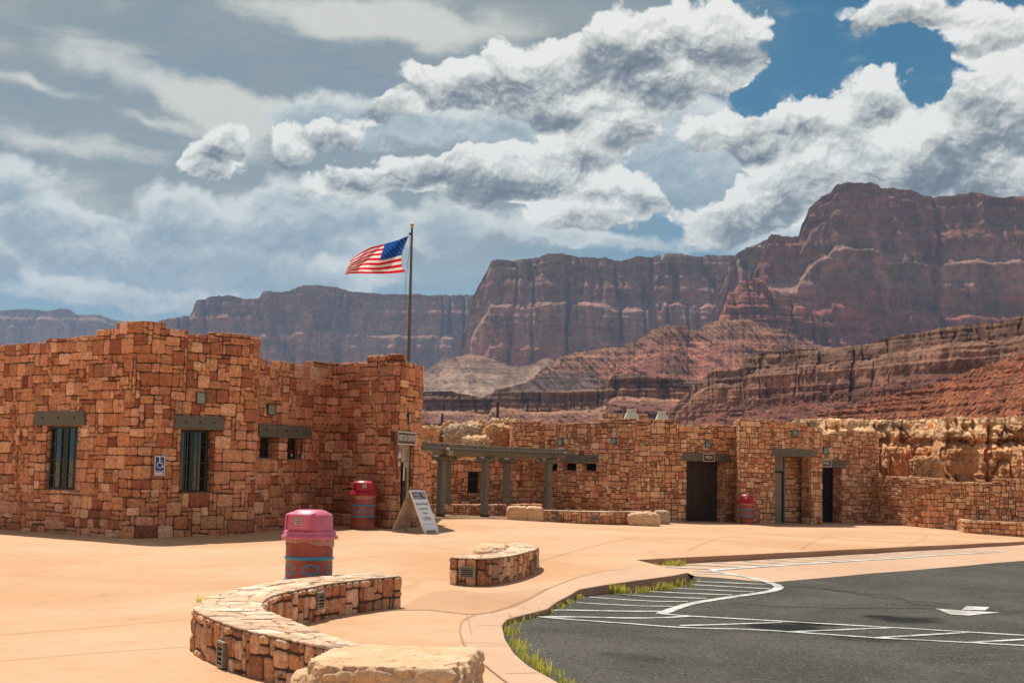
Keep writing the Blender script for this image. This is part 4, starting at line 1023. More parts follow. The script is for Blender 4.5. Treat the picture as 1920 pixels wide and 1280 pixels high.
# retaining wall and the low wall in front of it
P6_ = Path([tuple(plan(1636, 63.0)), tuple(plan(1672, 61.4)), tuple(plan(1742, 59.2)), tuple(plan(1800, 58.2)), tuple(plan(1860, 57.4)), tuple(plan(1935, 56.8)), tuple(plan(2250, 54.5))], rad=1.2)
mb = MB(); masonry(mb, P6_, [(0., P6_.pix(1690, 894)[1])] + steps(P6_, [(1727, 897.5), (1769, 904.5), (1860, 897.5)]), -.75, seed=61, T=.5, **kw)
mb.build('retaining_wall', [M['stone'], M['mortar']], label='tan stone retaining wall below the sandstone outcrop at right', cat='wall', loc=(*plan(1742, 57), -.3))
P7_ = Path([tuple(plan(1797, 57.8)), tuple(plan(1806, 56.3)), tuple(plan(1865, 55.4)), tuple(plan(1925, 54.4)), tuple(plan(2200, 52))], rad=.3)
mb = MB(); masonry(mb, P7_, [(0, P7_.pix(1860, 978)[1])], -.6, seed=67, T=.45, **kw)
mb.build('low_wall', [M['stone'], M['mortar']], label='knee high stone wall in front of the retaining wall at far right', cat='wall', loc=(*plan(1865, 52), -.3))

# ---------------------------------------------------------------- pergola
pg = thing('pergola', (*plan(908, 54.5), float(g(*plan(908, 54.5)))), 'curved timber pergola with round grey posts and a slatted roof', 'pergola')
def col_post(px, Y, ztop, rad=.15, base=None, shoe=True):
    x, y = plan(px, Y) if base is None else (at_y(px, 945, Y)[0], Y); z0 = float(g(x, y)) if base is None else base
    p = MB().tube([(x, y, z0 - .05), (x, y, z0 + .8), (x, y, ztop - .18)], [rad, rad * .97, rad * .92], 18, cap=False).build('post', M['post'], pg)
    MB().box((-.36, -.12, ztop - .18), (.36, .12, ztop), (lambda P: np.asarray(P) + (x, y, 0)), bev=.05).build('corbel', M['post'], p)
    if shoe: MB().lathe((x, y, z0), [(rad * 1.12, -.1), (rad * 1.12, .09), (rad, .11)], 18).build('footing', M['brownsign'], p)
    return np.array([x, y])
zb = 2.17
fpx = [(770, 46.2), (825, 50.0), (908, 54.0), (1027, 57.3)]
fp = [col_post(px, Y, zb) for px, Y in fpx[1:]]
rear = [col_post(838, 55.6, zb, .14, .33, False), col_post(949, 57.9, zb, .17, .33, False)]
X0 = at_y(762, 845, 46.2)[:2]; XE = at_y(1064, 850, 58.1)[:2]
FB = Path([X0] + fp + [XE], smooth=1.2)
def log_beam(name, path, off, z, r):
    P = path.F(path.u[::8], np.full(len(path.u[::8]), z), np.full(len(path.u[::8]), off)); MB().tube(P, r, 12).build(name, M['beam'], pg)
log_beam('front_beam', FB, 0.0, zb + .15, .145); log_beam('rear_beam', FB, -2.0, zb + .15, .14)
us = np.arange(.3, FB.L - .2, .235); rs = random.Random(3)
for k, u in enumerate(us[:95]):
    a, b = FB.n(u); x, y = FB.at(u); n = np.array([a, b, 0]); t = np.array([-b, a, 0]); o = np.array([x, y, zb + .30 + rs.uniform(0, .02)]); sk = rs.uniform(-.02, .02)
    fs = lambda P: o + np.asarray(P)[:, :1] * t + np.asarray(P)[:, 1:2] * (n + t * sk) + np.asarray(P)[:, 2:3] * np.array([0, 0, 1.])
    MB().box((-.062, -2.5, 0), (.062, .50 + rs.uniform(-.04, .04), .085), fs, bev=.01).build('slat', M['slat'], pg)
lt = MB(); f = FB.frame(FB.L * 0 + float(FB.u[np.argmin(np.linalg.norm(FB.p - fp[0], axis=1))]))
ft = thing('floodlight', f(np.array([[0, .16, zb + .1]]))[0], 'twin grey floodlight with a red strobe on the nearest pergola post', 'floodlight')
for sx in (-.13, .13): 
    c = f(np.array([[sx, .18, zb + .10], [sx, .32, zb + .08]])); MB().tube(c, [.06, .10], 14).build('lamp_head', M['alum'], ft)
MB().box((-.05, .17, zb - .08), (.05, .26, zb + .03), f, bev=.01).build('strobe', M['redpaint'], ft)
MB().box((-.05, .16, zb + .15), (.05, .24, zb + .26), f, bev=.02).build('sensor', M['white'], ft)
MB().box((-.03, .14, zb - .0), (.03, .18, zb + .2), f).build('bracket', M['iron'], ft)
# ---------------------------------------------------------------- stone benches
def bench_ring(name, outer, inner, ztop, seed, label, vents=(), cell=.13, closed_ends=(True, True), th=0.0):
    """outer/inner: world polylines travelled so that the outside lies on the right; ztop: height of the seat"""
    O, I = Path(outer, smooth=.25), Path(inner, smooth=.15); rng = np.random.RandomState(seed); mb = MB(); L = O.L
    zt = lambda x, y: ztop + g(x, y) * 0
    wts = [(2, 2), (3, 2), (2, 3), (2, 2), (2, 2), (3, 3), (1, 2), (2, 1), (2, 3), (3, 2)]
    def side(path, flip, sd):
        n = max(4, int(path.L / (cell * .60))); U = np.linspace(0, path.L, n + 1); V = np.linspace(-.12, ztop - .004, 8)
        mask = np.ones((n, 7), bool); holes = []
        for (uu, zz, w, h) in [v[1:] for v in vents if v[0] == ('I' if flip else 'O')]:
            mask &= ~((U[1:, None] > uu - w / 2) & (U[:-1, None] < uu + w / 2) & (V[None, 1:] > zz - h / 2 + .02) & (V[None, :-1] < zz + h / 2 - .02))
        if flip: Fm = lambda u, v, h: path.F(path.L - u, v, -h); mask = mask[::-1]
        else: Fm = path.F
        stonework(mb, Fm, U, V, mask, np.random.RandomState(sd), PAL_BENCH, gap=.011, H=(.012, .035), jit=.22, weights=wts, bev=.014, hmax=3, wmax=3)
        u = path.u[::2]; s = .004 * (-1 if flip else 1)
        P = np.r_[path.F(u, np.full(len(u), -.15), np.zeros(len(u))), path.F(u, np.full(len(u), ztop - .01), np.zeros(len(u)))]; k = len(u)
        mb.add(P, [([i, i + 1, k + i + 1, k + i] if not flip else [i + 1, i, k + i, k + i + 1]) for i in range(k - 1)], 1)
    side(O, False, seed); side(I, True, seed + 1)
    # top
    def Ft(u, v, h):
        ox, oy = O.at(u); ix, iy = I.at(u / O.L * I.L); ox, oy = ox + O.n(u)[0] * .02, oy + O.n(u)[1] * .02
        return np.stack([ox + (ix - ox) * v, oy + (iy - oy) * v, ztop + h], -1)
    wid = float(np.median(np.hypot(*(np.array(O.at(O.u)) - np.array(I.at(O.u / O.L * I.L)))))); n = max(4, int(O.L / .105)); m = max(3, int(wid / .10))
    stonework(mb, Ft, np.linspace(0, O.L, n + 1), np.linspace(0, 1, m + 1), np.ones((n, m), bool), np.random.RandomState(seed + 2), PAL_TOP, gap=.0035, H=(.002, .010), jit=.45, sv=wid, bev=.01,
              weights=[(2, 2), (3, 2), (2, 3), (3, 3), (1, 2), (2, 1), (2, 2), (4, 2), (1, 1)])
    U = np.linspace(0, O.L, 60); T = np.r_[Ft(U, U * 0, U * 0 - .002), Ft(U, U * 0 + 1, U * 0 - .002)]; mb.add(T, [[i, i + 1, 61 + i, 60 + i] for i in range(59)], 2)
    # ends
    for (u, s) in ((0, -1), (O.L, 1)):
        a = np.array(O.at(u)); b = np.array(I.at(u / O.L * I.L)); d = b - a; w = np.linalg.norm(d); d /= w; nrm = np.array([d[1], -d[0]])
        t = np.array([np.interp(u, O.u, O.t[:, 0]), np.interp(u, O.u, O.t[:, 1])]) * s
        if nrm @ t < 0: a, d, nrm = b, -d, -nrm
        nn = max(3, int(w / .09))
        Fe = lambda uu, v, h: np.stack([a[0] + d[0] * uu + nrm[0] * h, a[1] + d[1] * uu + nrm[1] * h, v], -1)
        stonework(mb, Fe, np.linspace(0, w, nn + 1), np.linspace(-.12, ztop - .004, 8), np.ones((nn, 7), bool), np.random.RandomState(seed + 5), PAL_BENCH, gap=.011, H=(.01, .03), jit=.2, weights=wts, hmax=3)
        mb.add([(*a, -.15), (*(a + d * w), -.15), (*(a + d * w), ztop - .01), (*a, ztop - .01)], [[0, 1, 2, 3]], 1)
    root = thing(name, (*O.p[len(O.p) // 2], 0.0), label, 'bench', 'stone seat walls on the plaza')
    mb.build('seat_wall', [M['stone_b'], M['mortar'], M['mortar_top']], root)
    for v in vents:
        path = O if v[0] == 'O' else I; u = v[1] if v[0] == 'O' else path.L - v[1]; s = 1 if v[0] == 'O' else -1; f0 = path.frame(u)
        f = lambda P, f0=f0, s=s: f0(np.asarray(P) * (s, s, 1)); z, w, h = v[2:]
        lb = MB()
        for (x0, x1, z0, z1) in ((-w / 2, w / 2, h / 2 - .025, h / 2), (-w / 2, w / 2, -h / 2, -h / 2 + .025), (-w / 2, -w / 2 + .03, -h / 2 + .025, h / 2 - .025), (w / 2 - .03, w / 2, -h / 2 + .025, h / 2 - .025)): lb.box((x0, -.01, z + z0), (x1, .032, z + z1), f)
        fo = lb.build('light_frame', M['louvre'], root); lv = MB(); lv.box((-w / 2 + .03, -.012, z - h / 2 + .025), (w / 2 - .03, -.004, z + h / 2 - .025), f, 1)
        for k in range(4):
            zz = z - h / 2 + .035 + (h - .07) * (k + .5) / 4; lv.box((-w / 2 + .03, -.003, zz - .006), (w / 2 - .03, .024, zz + .008), f, 0)
        lv.build('louvre', [M['louvre'], M['dark']], fo)
    return root
PAL_BENCH = np.array([(.62, .33, .17), (.66, .39, .22), (.56, .27, .13), (.70, .45, .28), (.50, .22, .11), (.62, .34, .20), (.72, .48, .30), (.42, .19, .10), (.64, .37, .24)])
M['stone_b'] = m_stone('bench_stone', 0.03, 1.0, 1.6)
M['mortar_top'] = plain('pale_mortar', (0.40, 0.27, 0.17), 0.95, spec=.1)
M['louvre'] = plain('louvre_metal', (0.26, 0.23, 0.20), 0.5, .4)
ZT = .455
def pz(lst, z): return [at_z(x, y, z)[:2] for x, y in lst]
o1 = pz([(692, 1074.5), (640, 1077), (611, 1079), (575, 1082.5), (530, 1088), (490, 1094.5), (459, 1101.5), (420, 1110), (388, 1119.5), (371, 1128.5), (364.5, 1138), (368, 1144.5), (394, 1156), (448, 1176.5), (516, 1191), (584, 1206), (640, 1219)], ZT)
i1 = pz([(752, 1079.5), (700, 1084), (657, 1089), (616, 1094), (565, 1104), (530, 1111), (507, 1118), (494, 1127), (491, 1136), (498, 1144), (530, 1155), (567, 1170), (611, 1189), (690, 1212)], ZT)
b1 = bench_ring('stone_bench', o1, i1, ZT, 101, 'curved stone seat wall sweeping from the pink lidded barrel round to the large boulder', vents=[('I', .0, .23, .19, .19), ('O', .0, .19, .15, .20)] and [('I', 0, 0, 0, 0)][:0])
def add_vent(root, frame, z, w, h):
    f = frame; lb = MB()
    for (x0, x1, z0, z1) in ((-w / 2, w / 2, h / 2 - .022, h / 2), (-w / 2, w / 2, -h / 2, -h / 2 + .022), (-w / 2, -w / 2 + .025, -h / 2 + .022, h / 2 - .022), (w / 2 - .025, w / 2, -h / 2 + .022, h / 2 - .022)): lb.box((x0, .0, z + z0), (x1, .058, z + z1), f)
    fo = lb.build('light_frame', M['louvre'], root); lv = MB(); lv.box((-w / 2 + .025, .0, z - h / 2 + .022), (w / 2 - .025, .036, z + h / 2 - .022), f, 1)
    for k in range(4):
        zz = z - h / 2 + .022 + (h - .044) * (k + .5) / 4; lv.box((-w / 2 + .025, .037, zz - .005), (w / 2 - .025, .052, zz + .007), f, 0)
    lv.build('louvre', [M['louvre'], M['dark']], fo)
def vent_pix(root, poly, px, py, w, h, flip=False):
    path = Path(poly, smooth=.25 if not flip else .15)
    if flip: path.nrm = -path.nrm
    u, z = path.pix(px, py, 0 if not flip else 0, 1e9); f0 = path.frame(u)
    add_vent(root, f0, z, w, h)
vent_pix(b1, i1[:8], 594, 1125, .20, .19, True); vent_pix(b1, o1[9:], 424, 1225, .19, .21)
o2_ = pz([(845, 1044), (868, 1046), (895, 1047.5), (927, 1045.5), (960, 1040.5), (985, 1035), (1003, 1029.5), (1009, 1026), (1007, 1022.5), (990, 1019.5), (965, 1017.5)], ZT)
i2_ = pz([(868, 1040), (884, 1039.5), (900, 1039), (920, 1037.5), (938, 1034.5), (948, 1031), (952, 1028), (955, 1025.5), (955, 1023.5), (950, 1021.5), (945, 1020)], ZT)
b2 = bench_ring('stone_bench', o2_, i2_, ZT, 131, 'short kidney shaped stone seat wall standing alone in the middle of the plaza')
vent_pix(b2, o2_[:4], 878, 1072, .24, .17); vent_pix(b2, o2_[3:8], 1000, 1050, .14, .22)
ZB = float(g(*plan(1090, 52))) + .44
for_b3 = lambda lst: [tuple(plan(px, Y)) for px, Y in lst]
ob3 = for_b3([(1000, 52.0), (1040, 51.6), (1090, 51.4), (1140, 51.5), (1205, 52.4)]); ib3 = for_b3([(1005, 52.7), (1040, 52.3), (1090, 52.1), (1140, 52.2), (1203, 53.1)])
_zo = ZB
class _off: pass
def bench_far():
    mb = MB(); O, I = Path(ob3, smooth=.3), Path(ib3, smooth=.3); wts = [(2, 2), (3, 3), (2, 3), (3, 2), (1, 2), (2, 1), (2, 2)]
    n = int(O.L / .09); U = np.linspace(0, O.L, n + 1); V = np.linspace(ZB - .6, ZB - .02, 7)
    stonework(mb, O.F, U, V, np.ones((n, 6), bool), np.random.RandomState(5), PAL_BENCH, H=(.012, .03), weights=wts)
    k = len(O.u); 
    mb.add(np.r_[O.F(O.u, np.full(k, ZB - .6), 0 * O.u), O.F(O.u, np.full(k, ZB - .012), 0 * O.u)], [[i, i + 1, k + i + 1, k + i] for i in range(k - 1)], 1)
    Ft = lambda u, v, h: np.stack([O.at(u)[0] + (I.at(u / O.L * I.L)[0] - O.at(u)[0]) * v, O.at(u)[1] + (I.at(u / O.L * I.L)[1] - O.at(u)[1]) * v, ZB + h], -1)
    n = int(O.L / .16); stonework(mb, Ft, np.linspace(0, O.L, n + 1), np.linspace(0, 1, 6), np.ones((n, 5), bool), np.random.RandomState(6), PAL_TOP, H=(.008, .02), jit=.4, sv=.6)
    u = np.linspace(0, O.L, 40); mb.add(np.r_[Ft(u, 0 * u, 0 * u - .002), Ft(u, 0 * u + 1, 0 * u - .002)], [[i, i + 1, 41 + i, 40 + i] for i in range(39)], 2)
    k = len(I.u); mb.add(np.r_[I.F(I.u, np.full(k, ZB - .6), 0 * I.u), I.F(I.u, np.full(k, ZB - .012), 0 * I.u)], [[i + 1, i, k + i, k + i + 1] for i in range(k - 1)], 1)
    root = thing('stone_bench', (*plan(1090, 51.7), ZB - .44), 'long low stone seat wall at the back, between two boulders', 'bench', 'stone seat walls on the plaza')
    mb.build('seat_wall', [M['stone_b'], M['mortar'], M['mortar_top']], root)
    for px in (1041, 1115):
        u, z = O.pix(px, 971); add_vent(root, O.frame(u), z, .26, .14)
bench_far()

# ---------------------------------------------------------------- boulders
def _rock(name, a, b, st, scale=1.0, bd=.05):
    def fn(N):
        v = N.coord(); n = N.noise(v, 1.3 * scale, 8, 0.65, .4); m = N.noise(N.mapping(v, (1, 1, 2.2)), 3.5 * scale, 7, 0.7, .5); fine = N.noise(v, 22 * scale, 6, 0.7)
        c = N.mix(n.ramp(0.33, 0.66), a, b); c = N.mix(m.ramp(0.5, 0.72, 0, .7), c, st)
        c = N.mix(fine.ramp(0.3, 0.75, 0, .38), c, tuple(x * .50 for x in a)); pit = N.voro(N.vadd(v, N.noise(v, 6, 3, .6, color=True), .15), 5.0 * scale, 'DISTANCE_TO_EDGE'); c = N.mix(pit.ramp(.035, 0.0, 0, .45), c, tuple(x * .35 for x in st))
        return {'Base Color': c, 'Roughness': .92, 'Normal': N.bump(n * .8 + m * .7 + fine * .35, .9, bd), 'Specular IOR Level': .2}
    return material(name, fn)
M['sand1'] = _rock('pale_sandstone', (.74, .46, .26), (.82, .58, .37), (.66, .34, .165), 1.3, .03)
M['sand2'] = _rock('grey_sandstone', (.52, .38, .26), (.62, .47, .33), (.44, .27, .16), 1.6)
def boulder(name, c, size, seed, mat, label, p=3.2, amp=.09, freq=1.6, rotz=0.0, res=34, flat=.0, group='boulders set among the seat walls', split=None, cat='boulder'):
    t = np.linspace(-1, 1, res); V = []; Fs = []; n0 = 0
    A, B = np.meshgrid(t, t, indexing='ij'); on = np.ones_like(A)
    for (x, y, z) in ((A, B, on), (B, A, -on), (on, A, B), (-on, B, A), (B, on, A), (A, -on, B)):
        V.append(np.stack([x, y, z], -1).reshape(-1, 3)); Fs += [[n0 + i * res + j, n0 + (i + 1) * res + j, n0 + (i + 1) * res + j + 1, n0 + i * res + j + 1] for i in range(res - 1) for j in range(res - 1)]; n0 += res * res
    V = np.concatenate(V); r = (np.abs(V) ** p).sum(1) ** (1 / p); S = V / r[:, None]
    Q = S * np.array(size) / 2; nrm = S / np.linalg.norm(S, axis=1)[:, None]
    q = Q + seed * 3.7
    d = fbm(q * freq, 6, .58) * amp * 1.3 + (np.round(fbm(q * freq * 1.3 + 9, 2) * 3.0) / 3.0) * amp * .9 + noise3(q * np.array([.6, .6, 9.0])) * amp * .22 - np.maximum(0, fbm(q * np.array([1, 1, 2.4]) * freq * 2 + 5, 4, .6, True) - .35) * amp * 1.2
    Q = Q + nrm * d[:, None]
    if flat: Q[:, 2] = np.where(Q[:, 2] > 0, Q[:, 2] * (1 - flat) + np.minimum(Q[:, 2], size[2] * .44) * flat, Q[:, 2])
    if split is not None: Q = Q - nrm * (np.exp(-((Q[:, 0] - split) / .03) ** 2) * .07)[:, None]
    ca, sa = math.cos(rotz), math.sin(rotz); Q = np.c_[Q[:, 0] * ca - Q[:, 1] * sa, Q[:, 0] * sa + Q[:, 1] * ca, Q[:, 2]] + np.array(c)
    o = MB().add(Q, Fs, 0, smooth=True)
    return o.build(name, mat, loc=(c[0], c[1], c[2] - size[2] / 2), label=label, cat=cat, group=group)
z0 = 0.0
fbp = at_z(742, 1222, .50)
boulder('boulder', (fbp[0] + .035, 9.78, .175), (1.07, 1.20, .81), 1, M['sand1'], 'large pale sandstone boulder with a flat sunlit top at the bottom edge', p=6.5, amp=.06, freq=1.5, rotz=-.10, res=60, flat=.75)
sb = at_z(588, 1262, .30)
boulder('boulder', (sb[0] - .02, sb[1] + .12, .10), (.34, .55, .46), 2, M['sand1'], 'small sandstone lump wedged against the left side of the large boulder', p=2.8, amp=.03, res=30)
p2 = at_z(922, 1026, .45); boulder('boulder', (p2[0], p2[1] - .05, .235), (.64, 1.35, .60), 3, M['sand1'], 'pale boulder behind the short kidney shaped bench', amp=.035, freq=2.0, flat=.7)
def gb(px, Y): q = plan(px, Y); return q[0], q[1], float(g(*q))
x, y, z = gb(984, 51.9); boulder('boulder', (x, y, z + .20), (1.32, 1.0, .62), 4, M['sand1'], 'blocky split sandstone boulder at the left end of the far bench', p=6, amp=.03, freq=2.0, split=.07)
x, y, z = gb(1206, 52.0); boulder('boulder', (x, y, z + .19), (1.22, .9, .62), 5, M['sand1'], 'rounded sandstone boulder at the right end of the far bench', p=3.2, amp=.05, freq=1.8)
x, y, z = gb(1240, 54.5); boulder('boulder', (x, y, z + .19), (.62, .6, .68), 6, M['sand2'], 'small grey boulder half hidden behind the right end boulder', p=4, amp=.04, freq=2.2)

# ---------------------------------------------------------------- painted barrels
M['drum'] = plain('brick_red_drum', (.34, .070, .040), .45, var=.22, scale=5)
M['bluepaint'] = plain('turquoise_paint', (.035, .27, .42), .45, var=.06)
M['pinklid'] = plain('sun_faded_pink_plastic', (.66, .15, .23), .42, var=.13, scale=6)
M['redlid'] = plain('red_plastic', (.42, .008, .025), .38, var=.08, scale=3)
M['bag'] = material('clear_bag', lambda N: {'Base Color': N.mix(N.noise(N.coord(), 16, 6, .7, 2.0).ramp(.35, .65), (.42, .17, .11), (.62, .38, .28)), 'Roughness': .3, 'Normal': N.bump(N.noise(N.coord(), 14, 5, .7, 2.5), .9, .03)})
M['paper'] = plain('paper_sticker', (.62, .58, .48), .6, var=.04)
def barrel(px, Y, lidmat, lab, face, sticker=True, ang0=0.0):
    x, y = plan(px, Y); z = float(g(x, y)); c = (x, y, z); R = .289; r = thing('trash_barrel', c, lab, 'trash barrel', 'painted oil drum trash barrels'); K = 1.0
    prof = [(0, .02), (R - .01, .0), (R + .006, .012), (R, .03)]
    for zb_ in (.30, .565): prof += [(R, zb_ - .022), (R + .008, zb_ - .012), (R + .012, zb_), (R + .008, zb_ + .012), (R, zb_ + .022)]
    prof += [(R, .80), (R + .006, .815), (R - .01, .83), (R - .02, .60)]
    dr = MB().lathe(c, prof, 56).build('drum', M['drum'], r)
    for zb_ in (.30, .565): MB().lathe(c, [(R + .0015, zb_ - .021), (R + .0105, zb_ - .012), (R + .0145, zb_), (R + .0105, zb_ + .012), (R + .0015, zb_ + .021)], 56).build('hoop', M['bluepaint'], r)
    # stepped diamond motif wrapped round the drum
    mb = MB(); half = [(0.0, .075), (.055, .075), (.035, .045), (.11, .045), (.085, .0)]
    pts = half + [(a, -b) for a, b in half[:-1][::-1]]; pts = pts + [(-a, b) for a, b in pts[1:-1][::-1]]
    sc_i = .76; zc = .432; nM = 6
    def arc(px_, pz_, k, off): th = ang0 + k * 2 * math.pi / nM + px_ / R; return (x + (R + off) * math.sin(th), y - (R + off) * math.cos(th), z + zc + pz_)
    segs = []
    outl = [(a * .95, b * .76) for a, b in [(-.060, .078), (.060, .078), (.036, .046), (.112, .046), (.078, 0), (.112, -.046), (.036, -.046), (.060, -.078), (-.060, -.078), (-.036, -.046), (-.112, -.046), (-.078, 0), (-.112, .046), (-.036, .046)]]
    for k in range(nM):
        for i in range(len(outl)):
            a, b = np.array(outl[i]), np.array(outl[(i + 1) % len(outl)]); d = b - a; l = np.linalg.norm(d); d /= l; nn = np.array([-d[1], d[0]]) * .0075; a2, b2 = a - d * .006, b + d * .006
            V = []; m = 4
            for t in np.linspace(0, 1, m + 1):
                q = a2 + (b2 - a2) * t; V += [arc(*(q + nn), k, .0022), arc(*(q - nn), k, .0022)]
            mb.add(V, [[2 * j, 2 * j + 1, 2 * j + 3, 2 * j + 2] for j in range(m)] + [[2 * j + 2, 2 * j + 3, 2 * j + 1, 2 * j] for j in range(m)][:0], 0)
    mb.build('motif', M['bluepaint'], dr)
    th = np.linspace(0, 2 * math.pi, 60, endpoint=False); rg = random.Random(px); low = .735 + .03 * np.sin(2 * th + px) + .012 * np.sin(7 * th)
    zs = [low, low + .03, np.full(60, .80), np.full(60, .845)]; V = []
    for i, zz in enumerate(zs):
        rr_ = R + .006 + .004 * np.sin(9 * th + i) + (.004 if i < 3 else 0); V.append(np.c_[x + rr_ * np.cos(th), y + rr_ * np.sin(th), z + zz])
    MB().add(np.concatenate(V), [[a * 60 + j, a * 60 + (j + 1) % 60, (a + 1) * 60 + (j + 1) % 60, (a + 1) * 60 + j] for a in range(3) for j in range(60)], 0, smooth=True).build('bin_liner', M['bag'], r)
    ld = [(R + .01, .80), (R + .055, .80), (R + .060, .812), (R + .058, .838), (R + .04, .848), (R + .032, .852), (R + .034, .885), (R + .026, .896), (R - .005, .900), (R - .008, .91), (R - .014, 1.085), (R - .022, 1.100), (R - .11, 1.148), (R - .135, 1.153), (0, 1.156)]
    lid = MB().lathe(c, ld, 56).build('lid', lidmat, r)
    # hooded push door on the lid
    ca, sa = math.cos(face), math.sin(face)
    f = lambda P: np.c_[x + np.asarray(P)[:, 0] * ca + np.asarray(P)[:, 1] * sa, y + np.asarray(P)[:, 0] * sa - np.asarray(P)[:, 1] * ca, z + np.asarray(P)[:, 2]]
    hd = MB(); w = .165
    hd.hexa(f([(-w, .10, .915), (w, .10, .915), (w, .292, .915), (-w, .292, .915), (-w, .06, 1.118), (w, .06, 1.118), (w, .274, 1.105), (-w, .274, 1.105)]))
    hd.hexa(f([(-w - .012, .05, 1.098), (w + .012, .05, 1.098), (w + .012, .304, 1.088), (-w - .012, .304, 1.088), (-w - .012, .05, 1.140), (w + .012, .05, 1.140), (w + .008, .292, 1.106), (-w - .008, .292, 1.106)]))
    for s in (-1, 1): hd.hexa(f([(s * w - .012, .10, .912), (s * w + .012, .10, .912), (s * w + .012, .310, .912), (s * w - .012, .310, .912), (s * w - .012, .08, 1.095), (s * w + .012, .08, 1.095), (s * w + .012, .298, 1.095), (s * w - .012, .298, 1.095)]))
    hd.build('hood', lidmat, lid)
    fl = MB(); fl.hexa(f([(-w + .022, .27, .922), (w - .022, .27, .922), (w - .022, .301, .922), (-w + .022, .301, .922), (-w + .022, .258, 1.086), (w - .022, .258, 1.086), (w - .022, .283, 1.086), (-w + .022, .283, 1.086)])); flap = fl.build('flap', lidmat, lid)
    def onflap(P): P = np.asarray(P, float); t = (P[:, 2] - .922) / .164; return f(np.c_[P[:, 0], .302 - .018 * t + P[:, 1], P[:, 2]])
    MB().hexa(onflap([(-.035, .0, .985), (.065, .0, .985), (.065, .003, .985), (-.035, .003, .985), (-.035, .0, 1.075), (.065, .0, 1.075), (.065, .003, 1.075), (-.035, .003, 1.075)])).build('sticker', M['paper'], r)
    tb = MB()
    for i, (tx, s) in enumerate((('NO COMMERCIAL', .011), ('OR HOUSEHOLD', .011), ('DUMPING ALLOWED', .011), ('$250 FINE', .016))): text_into(tb, onflap, tx, s, .015, 1.062 - i * .021, .0045, 0, .0004)
    tb.build('sticker_text', M['iron'], r)
    return r
barrel(577, 18.0, M['pinklid'], 'barrel with a sun faded pink lid behind the curved front seat wall', math.radians(-24), ang0=.21)
barrel(680, 34.9, M['redlid'], 'barrel with a crimson lid in the shaded corner by the visitor center entrance', math.radians(6), ang0=.02)
barrel(1400, 56.9, M['redlid'], 'small distant red lidded barrel between the MEN door and the middle opening', math.radians(-20), ang0=.3)

# ---------------------------------------------------------------- sandwich board
M['board'] = plain('cool_white_board', (.84, .87, .90), .5, var=.03); M['beige'] = plain('weathered_board', (.42, .31, .22), .8, var=.2)
ax, ay = plan(779, 33.6); az_ = float(g(ax, ay))
af = thing('sandwich_board', (ax, ay, az_), 'white sandwich board reading OPEN standing before the entrance', 'sandwich board')
wv = np.array([.50, .866, 0]); sv_ = np.array([.866, -.50, 0]); up = np.array([0, 0, 1.0])
def aframe(P, side):   # local: x across, y out of the board, z along the board
    P = np.asarray(P, float); lean = math.radians(25) * side
    d = sv_ * math.sin(lean) * -1; 
    H_ = 1.06
    zz = P[:, 2]; base = np.array([ax, ay, az_]) + up * H_ * math.cos(lean)
    along = -up * math.cos(lean) + sv_ * math.sin(abs(lean)) * side; out = sv_ * math.cos(lean) * side + up * math.sin(abs(lean))
    return base + P[:, :1] * wv * side * 1.0 + P[:, 1:2] * out + (H_ - zz)[:, None] * along
for s, nm in ((1, 'front_panel'), (-1, 'back_panel')):
    fr = lambda P, s=s: aframe(P, s); mb = MB(); w = .30
    mb.box((-w, -.012, .07), (w, .012, 1.06), fr, bev=.006)
    for xx in (-w + .01, w - .09): mb.box((xx, -.012, .0), (xx + .08, .012, .07), fr)
    for xx in (-w, w - .035): mb.box((xx, .012, .07), (xx + .035, .022, 1.06), fr)
    mb.box((-w + .035, .012, 1.02), (w - .035, .022, 1.06), fr); mb.box((-w + .035, .012, .07), (w - .035, .022, .11), fr)
    pnl = mb.build(nm, M['board'] if s > 0 else M['beige'], af)
    if s > 0:
        h = MB(); h.box((-w + .04, .013, .84), (w - .04, .0165, 1.015), fr); h.build('header', plain('slate_blue_print', (.05, .10, .14), .5), pnl)
        hb = MB(); text_into(hb, fr, 'PARK', .10, -.07, .945, .018, 0, .002); text_into(hb, fr, 'INFORMATION', .042, -.07, .875, .018, 0, .001)
        hb.add(fr([(.13, .0185, .99), (.20, .0185, 1.0), (.23, .0185, .93), (.20, .0185, .86), (.17, .0185, .93)]), [[4, 3, 2, 1, 0]], 0); hb.build('header_print', M['paper'], pnl)
        gp = plain('grey_print', (.08, .09, .11), .5)
        for tx, sz, zz in (('Navajo Bridge', .085, .72), ('Interpretive', .075, .60), ('Center', .075, .49), ('OPEN', .125, .35)):
            t = MB(); text_into(t, fr, tx, sz, 0, zz, .0135, 0, .0); t.build('lettering', gp, pnl)
        MB().box((-.20, .0125, .215), (.20, .0145, .222), fr).build('rule_line', gp, pnl)
for xx in (-.18, .18):
    q = aframe([[xx, 0, 1.06]], 1)[0]; MB().tube([q - wv * .05 + up * .012, q + wv * .05 + up * .012], .018, 8).build('hinge', M['iron'], af)
q = aframe([[0, 0, .35]], 1)[0]; q2 = aframe([[0, 0, .35]], -1)[0]; MB().tube([q, (q + q2) / 2 - up * .05, q2], .006, 6).build('chain', M['iron'], af)

